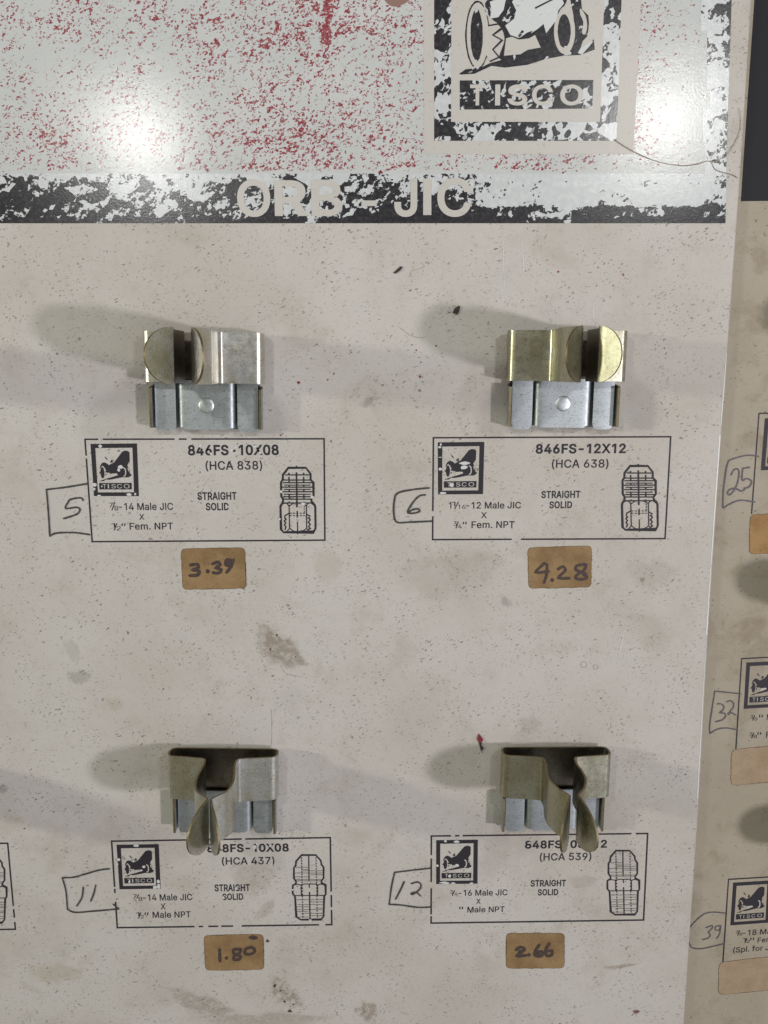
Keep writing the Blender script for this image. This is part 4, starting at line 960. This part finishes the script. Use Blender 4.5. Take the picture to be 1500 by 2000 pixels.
sticker([(1031, 1070), (1154.9, 1066), (1154, 1146.6), (1033, 1149.3)], M_CARD, 'tan price sticker with 4.28 in dark marker, under the 846FS-12X12 label',
        [[(812, 672), (766, 718), (830, 713)], [(824, 680), (820, 735), (808, 770)], [(880, 702), (905, 690), (915, 710), (882, 746), (935, 748)], [(1015, 678), (975, 685), (970, 705), (1015, 730), (1020, 750), (975, 752), (972, 735), (1012, 705), (1020, 680)]], (750, 840), 5.8, dots=[(850, 758, 4), (1015, 730, 5)])
sticker([(398.5, 1827.3), (513.8, 1825), (515.3, 1893.4), (401.6, 1895)], M_CARD, 'tan price sticker with 1.80 in dark marker and a brown smudge',
        [[(850, 632), (853, 690)], [(958, 632), (922, 633), (925, 655), (954, 667), (950, 682), (922, 682), (925, 665), (952, 650), (958, 632)], [(985, 628), (1015, 622), (1028, 640), (1010, 655), (982, 655), (978, 640), (985, 628)], [(1004, 572), (1018, 577), (1036, 573)], [(1012, 568), (1028, 570)]], (100, 1610), 5.6, dots=[(885, 675, 3.6)])
sticker([(989.4, 1822.7), (1102.3, 1822.7), (1101.6, 1890.7), (988.6, 1891)], M_CARD, 'tan price sticker with 2.66 in dark marker, under the 848FS-08X12 label',
        [[(693, 634), (715, 620), (735, 632), (698, 665), (742, 662)], [(810, 610), (790, 640), (790, 662), (820, 665), (825, 645), (795, 645)], [(860, 603), (843, 635), (845, 662), (870, 662), (875, 640), (848, 642)]], (740, 1610), 6.0, dots=[(758, 660, 3.8), (715, 645, 5), (805, 652, 4)])
sticker([(1466, 1005.5), (1580, 1001), (1574, 1077), (1463.5, 1082)], M_CARD3, 'brown blank price sticker cut off by the photo edge, nearest the pen number 25', proj=P2)
sticker([(1429.5, 1464.5), (1545, 1453.5), (1540, 1524), (1427.5, 1534)], M_CARD2, 'pale blank tan price sticker below the pen number 32', proj=P2, rad=11)
sticker([(1405, 1880), (1520, 1867), (1517, 1932), (1403, 1943)], M_CARD2, 'pale blank tan price sticker below the pen number 39, at the lower right', proj=P2, rad=11)

# ------------------------------------------------------------------ spring clips
def finish(name, bm, mats, parent, ang=35):
    bmesh.ops.recalc_face_normals(bm, faces=bm.faces[:])
    for f in bm.faces: f.smooth = True
    me = bpy.data.meshes.new(name)
    bm.to_mesh(me); bm.free()
    me.set_sharp_from_angle(angle=math.radians(ang))
    return link_mesh(name, me, mats, parent)

def strip_mesh(prof, zlo, zhi, t, inner=None):
    """bent sheet: profile points (x, n) in mm, per-point lower and upper z, thickness t; edge faces use material 1"""
    bm = bmesh.new()
    n = len(prof)
    rows = []
    for i in range(n):
        a, c = Vector(prof[max(i - 1, 0)]), Vector(prof[min(i + 1, n - 1)])
        d = (c - a).normalized(); nv = Vector((-d.y, d.x)) * t / 2
        p = Vector(prof[i])
        row = []
        for s in (1, -1):
            q = p + nv * s
            for z in (zlo[i], zhi[i]):
                row.append(bm.verts.new((q.x / 1000, -q.y / 1000, z / 1000)))
        rows.append(row)                       # [ +lo, +hi, -lo, -hi ]
    for i in range(n - 1):
        a, c = rows[i], rows[i + 1]
        f = bm.faces.new([a[0], c[0], c[1], a[1]]); bm.faces.new([a[2], a[3], c[3], c[2]])
        if inner and max(prof[i][1], prof[i + 1][1]) < inner: f.material_index = 2  # inner faces below the pinch get the painted shade
        for k in ((0, 2), (1, 3)):
            f = bm.faces.new([a[k[0]], c[k[0]], c[k[1]], a[k[1]]]); f.material_index = 1
    for rw in (rows[0], rows[-1]):
        f = bm.faces.new([rw[0], rw[1], rw[3], rw[2]]); f.material_index = 1
    return bm

def bracket_plate(parent, mat):
    bm = bmesh.new()
    def boxb(x0, x1, y0, y1, z0, z1):
        vs = [bm.verts.new((x / 1000, -y / 1000, z / 1000)) for x in (x0, x1) for y in (y0, y1) for z in (z0, z1)]
        for f in ((0, 1, 3, 2), (4, 6, 7, 5), (0, 4, 5, 1), (2, 3, 7, 6), (0, 2, 6, 4), (1, 5, 7, 3)): bm.faces.new([vs[i] for i in f])
    boxb(-15.0, 15.0, 0.05, 0.7, -13.2, 12.5)
    bmesh.ops.recalc_face_normals(bm, faces=bm.faces[:])
    base = finish('mounting_bracket', bm, [mat, M_EDGE], parent)
    # raised centre saddle with rolled sides
    pr = smooth([(-8.5, 0.9), (-8.0, 1.2), (-7.7, 2.4), (-7.0, 3.1), (-5.5, 3.25)], 4) + smooth([(-4, 3.25), (4, 3.25)], 2) + smooth([(5.5, 3.25), (7.0, 3.1), (7.7, 2.4), (8.0, 1.2), (8.5, 0.9)], 4)
    n = len(pr)
    finish('saddle', strip_mesh(pr, [-13.4 + 0.5 * (abs(p[0]) > 6.5) for p in pr], [0.6] * n, 0.75), [mat, M_EDGE], base)
    for s in (-1, 1):
        pr = [(s * x, y) for x, y in smooth([(14.6, 0.6), (15.5, 1.4), (15.75, 3.0), (15.6, 5.0)], 4)]
        finish('side_flange', strip_mesh(pr, [-13.2 + 0.15 * i / len(pr) for i in range(len(pr))], [-0.6 - 1.2 * i / len(pr) for i in range(len(pr))], 0.7), [mat, M_EDGE], base)
        # tab: flat tongue with a rounded foot
        cx = 11.8 * s
        xs = [cx - 2.95 + 5.9 * i / 16 for i in range(17)]
        lo = []
        for x in xs:
            e = 2.95 - abs(x - cx)
            lo.append(-13.9 + (1.5 - math.sqrt(max(0, 1.5 ** 2 - (1.5 - min(e, 1.5)) ** 2))))
        pr = [(x, 2.9 - 0.10 * ((x - cx) / 2.95) ** 2) for x in xs]
        finish('tab', strip_mesh(pr, lo, [2.0] * 17, 0.7), [mat, M_EDGE], base)
    bm = bmesh.new()
    prof = [(0, 3.95), (0.9, 3.93), (1.7, 3.86), (2.15, 3.72), (2.32, 3.55), (2.32, 3.4)]
    prev = None
    for k, (rr, y) in enumerate(prof):
        ring = [bm.verts.new((rr * math.cos(a * math.pi / 16) / 1000, -y / 1000, (-6.5 + rr * math.sin(a * math.pi / 16)) / 1000)) for a in range(32)] if rr else [bm.verts.new((0, -y / 1000, -6.5 / 1000))]
        if prev:
            for a in range(32):
                c = (a + 1) % 32
                if len(prev) == 1: bm.faces.new([prev[0], ring[a], ring[c]])
                else: bm.faces.new([prev[a], ring[a], ring[c], prev[c]])
        prev = ring
    finish('rivet', bm, M_RIVET, parent, 50)

def jaw(parent, mat, pinch, tip, spread, gap, skew=0.0, droop=0.0, lean=0.0, curl=1.0, rnd=1.0):
    half = [(4.7, 10.2), (4.75, 13.0), (5.25, pinch - 12), (5.35, pinch - 8), (4.3 - 0.3 * gap, pinch - 3.9), (gap + 0.3, pinch - 0.8), (gap, pinch), (gap + 0.25, pinch + 0.5)]
    L = tip - pinch
    half += [(gap + 0.25 + (spread - gap - 0.25) * (k / 4) ** curl, pinch + 0.5 + (L - 0.5) * k / 4) for k in range(1, 5)]
    front = smooth([(15.2, 7.4), (11, 7.9), (6.6, 8.5), (5.2, 9.0)] + half, 6)
    side = smooth([(14.5, 1.9), (15.9, 2.3), (16.5, 3.6), (16.5, 5.6), (16.1, 6.8), (15.2, 7.4)], 6)
    backs = [(x, 1.9) for x in (0, 3, 6, 9, 12)]
    rh = backs + side[:-1] + front
    lh = [(-x, y) for x, y in rh[1:]][::-1]
    prof = [(x + lerp([(9, 0), (pinch, lean), (tip, skew)], y), y) for x, y in lh + rh]
    # arc length from each tip to round the lips
    lo, hi = [], []
    S = [0.0]
    for i in range(1, len(prof)): S.append(S[-1] + (Vector(prof[i]) - Vector(prof[i - 1])).length)
    lip = math.hypot(spread - gap, tip - pinch) * rnd
    for i in range(len(prof)):
        s = min(S[i], S[-1] - S[i])
        h = 7.0
        if s < lip and prof[i][1] > 10:
            h = 7.0 * math.sqrt(max(0.004, 1 - ((lip - s) / lip) ** 2))
        dz = droop * max(0, prof[i][1] - 9) / 25
        lo.append(7.0 - h - dz); hi.append(7.0 + h - dz)
    o = finish('spring_jaw', strip_mesh(prof, lo, hi, 0.6, pinch - 0.4), [mat, M_EDGE, M_JAW_SHADE], parent)
    return o

def make_clip(label, px, py, rot, band_mat, pinch, tip, spread, gap, proj=P, skew=0.0, droop=0.0, lean=0.0, curl=1.0, rnd=1.0):
    r_ = bpy.data.objects.new('spring_clip', None)
    COL.objects.link(r_)
    r_.empty_display_size = 0.005
    r_.location = proj(px, py)
    r_.rotation_euler = (0, math.radians(rot), SWING if proj is P2 else 0)
    tag(r_, label, 'spring clip', 'spring clips riveted to the boards')
    bracket_plate(r_, M_BRACK)
    jaw(r_, band_mat, pinch, tip, spread, gap, skew, droop, lean, curl, rnd)
    return r_
c5 = make_clip('silvery spring clip with wide flared lips above the 846FS-10X08 label', 407, 747, 1.3, M_BAND_G, 33.0, 40.5, 7.1, 2.45, skew=-0.2, lean=0.3)
c6 = make_clip('yellow tinged spring clip with wide flared lips above the 846FS-12X12 label', 1096.5, 743.5, 0.6, M_BAND_Z, 32.0, 37.0, 6.9, 2.3, skew=-0.7, lean=-0.4)
c11 = make_clip('dull spring clip with pinched lips hanging over the 848FS-10X08 label', 443, 1537, 1.4, M_BAND_G, 28.5, 37.0, 4.4, 0.5, skew=0.1, droop=3.2, lean=0.1, curl=1.25, rnd=0.85)
c12 = make_clip('olive spring clip with parted lips hanging over the 848FS-08X12 label', 1076, 1534, 0.3, M_BAND_Z, 27.5, 37.0, 5.1, 1.3, skew=-0.3, droop=3.2, lean=0.3, curl=1.25, rnd=0.85)

def copy_clip(src, label, px, py, rot, proj):
    r_ = src.copy(); COL.objects.link(r_)
    r_.location = proj(px, py); r_.rotation_euler = (0, math.radians(rot), SWING if proj is P2 else 0)
    r_['label'] = label
    for ch in src.children:
        c = ch.copy(); COL.objects.link(c); c.parent = r_
        for g in ch.children:
            d = g.copy(); COL.objects.link(d); d.parent = c
    return r_
# neighbours just outside the frame: only their long shadows reach into the picture
copy_clip(c5, 'spring clip on the cream board beyond the upper left of the photo', -285, 748, 0.5, P)
copy_clip(c11, 'spring clip on the cream board beyond the lower left of the photo', -195, 1542, 0.5, P)
copy_clip(c5, 'spring clip on the darker board beyond the photo, level with the upper clips', 1684, 715, 0, P2)
copy_clip(c5, 'spring clip on the darker board beyond the photo, level with the pen number 25', 1627, 1195, 0, P2)
copy_clip(c5, 'spring clip on the darker board beyond the photo, between pen numbers 32 and 39', 1622, 1645, 0, P2)
copy_clip(c5, 'spring clip on the darker board beyond the lower right of the photo', 1617, 2080, 0, P2)

# ------------------------------------------------------------------ debris stuck to the board
def flake(label, polys, mats, cat='paint flake', name='paint_flake'):
    bm = bmesh.new()
    for mi, pts in enumerate(polys):
        top = [bm.verts.new(P(x, y, 3.5e-4 + R_.uniform(-1, 1) * 1.5e-4)) for x, y in pts]
        bot = [bm.verts.new(P(x, y, 3e-5)) for x, y in pts]
        f = bm.faces.new(top); f.material_index = mi
        for i in range(len(pts)):
            j = (i + 1) % len(pts)
            f = bm.faces.new([top[i], top[j], bot[j], bot[i]]); f.material_index = mi
    bmesh.ops.recalc_face_normals(bm, faces=bm.faces[:])
    me = bpy.data.meshes.new(name); bm.to_mesh(me); bm.free()
    return tag(link_mesh(name, me, mats), label, cat)
M_FLK = ink_material('black_flake', (0.035, 0.032, 0.03), 0.5, 0.5)
flake('thin black sliver of paint stuck above the upper right clip', [[(768, 533), (773, 528), (783, 520), (787, 521), (782, 528), (773, 534)]], [M_FLK])
flake('black three cornered paint flake in the shadow left of the upper right clip', [[(884, 611), (888, 602), (896, 597), (899, 599), (897, 608), (893, 615), (888, 612)]], [M_FLK])
flake('red paint flake with a black tail above the lower right clip', [[(932, 1443), (935, 1433), (940, 1438), (944, 1444), (941, 1450), (935, 1450)], [(935, 1450.5), (941, 1450.5), (940, 1456), (945, 1461), (940, 1468), (938, 1460)]], [M_REDS, M_FLK])

def thread(label, pts, rad, mat):
    pts = smooth(pts, 6)
    W = [P(x, y, rad + 3e-5 + 1.5e-4 * (1 + math.sin(i * .35))) for i, (x, y) in enumerate(pts)]
    bm = bmesh.new(); prev = None
    for i, p in enumerate(W):
        d = (W[min(i + 1, len(W) - 1)] - W[max(i - 1, 0)]).normalized()
        s = d.cross(Vector((0, 1, 0))).normalized(); t = d.cross(s)
        ring = [bm.verts.new(p + (s * math.cos(a * 1.0472) + t * math.sin(a * 1.0472)) * rad) for a in range(6)]
        if prev:
            for a in range(6): bm.faces.new([prev[a], ring[a], ring[(a + 1) % 6], prev[(a + 1) % 6]])
        prev = ring
    o = finish('thread', bm, mat, None)
    return tag(o, label, 'thread')
M_THR = ink_material('brown_thread_fibre', (0.27, 0.20, 0.12), 0.7, 0.3)
Z4 = lambda pts: [(700 + x / 1.875, y / 1.875) for x, y in pts]
thread('long fine brown thread trailing from the emblem corner to the board edge', Z4([(935, 510), (1000, 550), (1090, 590), (1180, 606), (1240, 600), (1285, 590), (1310, 622), (1370, 640), (1388, 652)]), 8e-5, M_THR)
thread('short curled brown thread lying near the top right board edge', Z4([(1288, 590), (1345, 570), (1388, 500), (1400, 440), (1394, 395)]), 6e-5, M_THR)
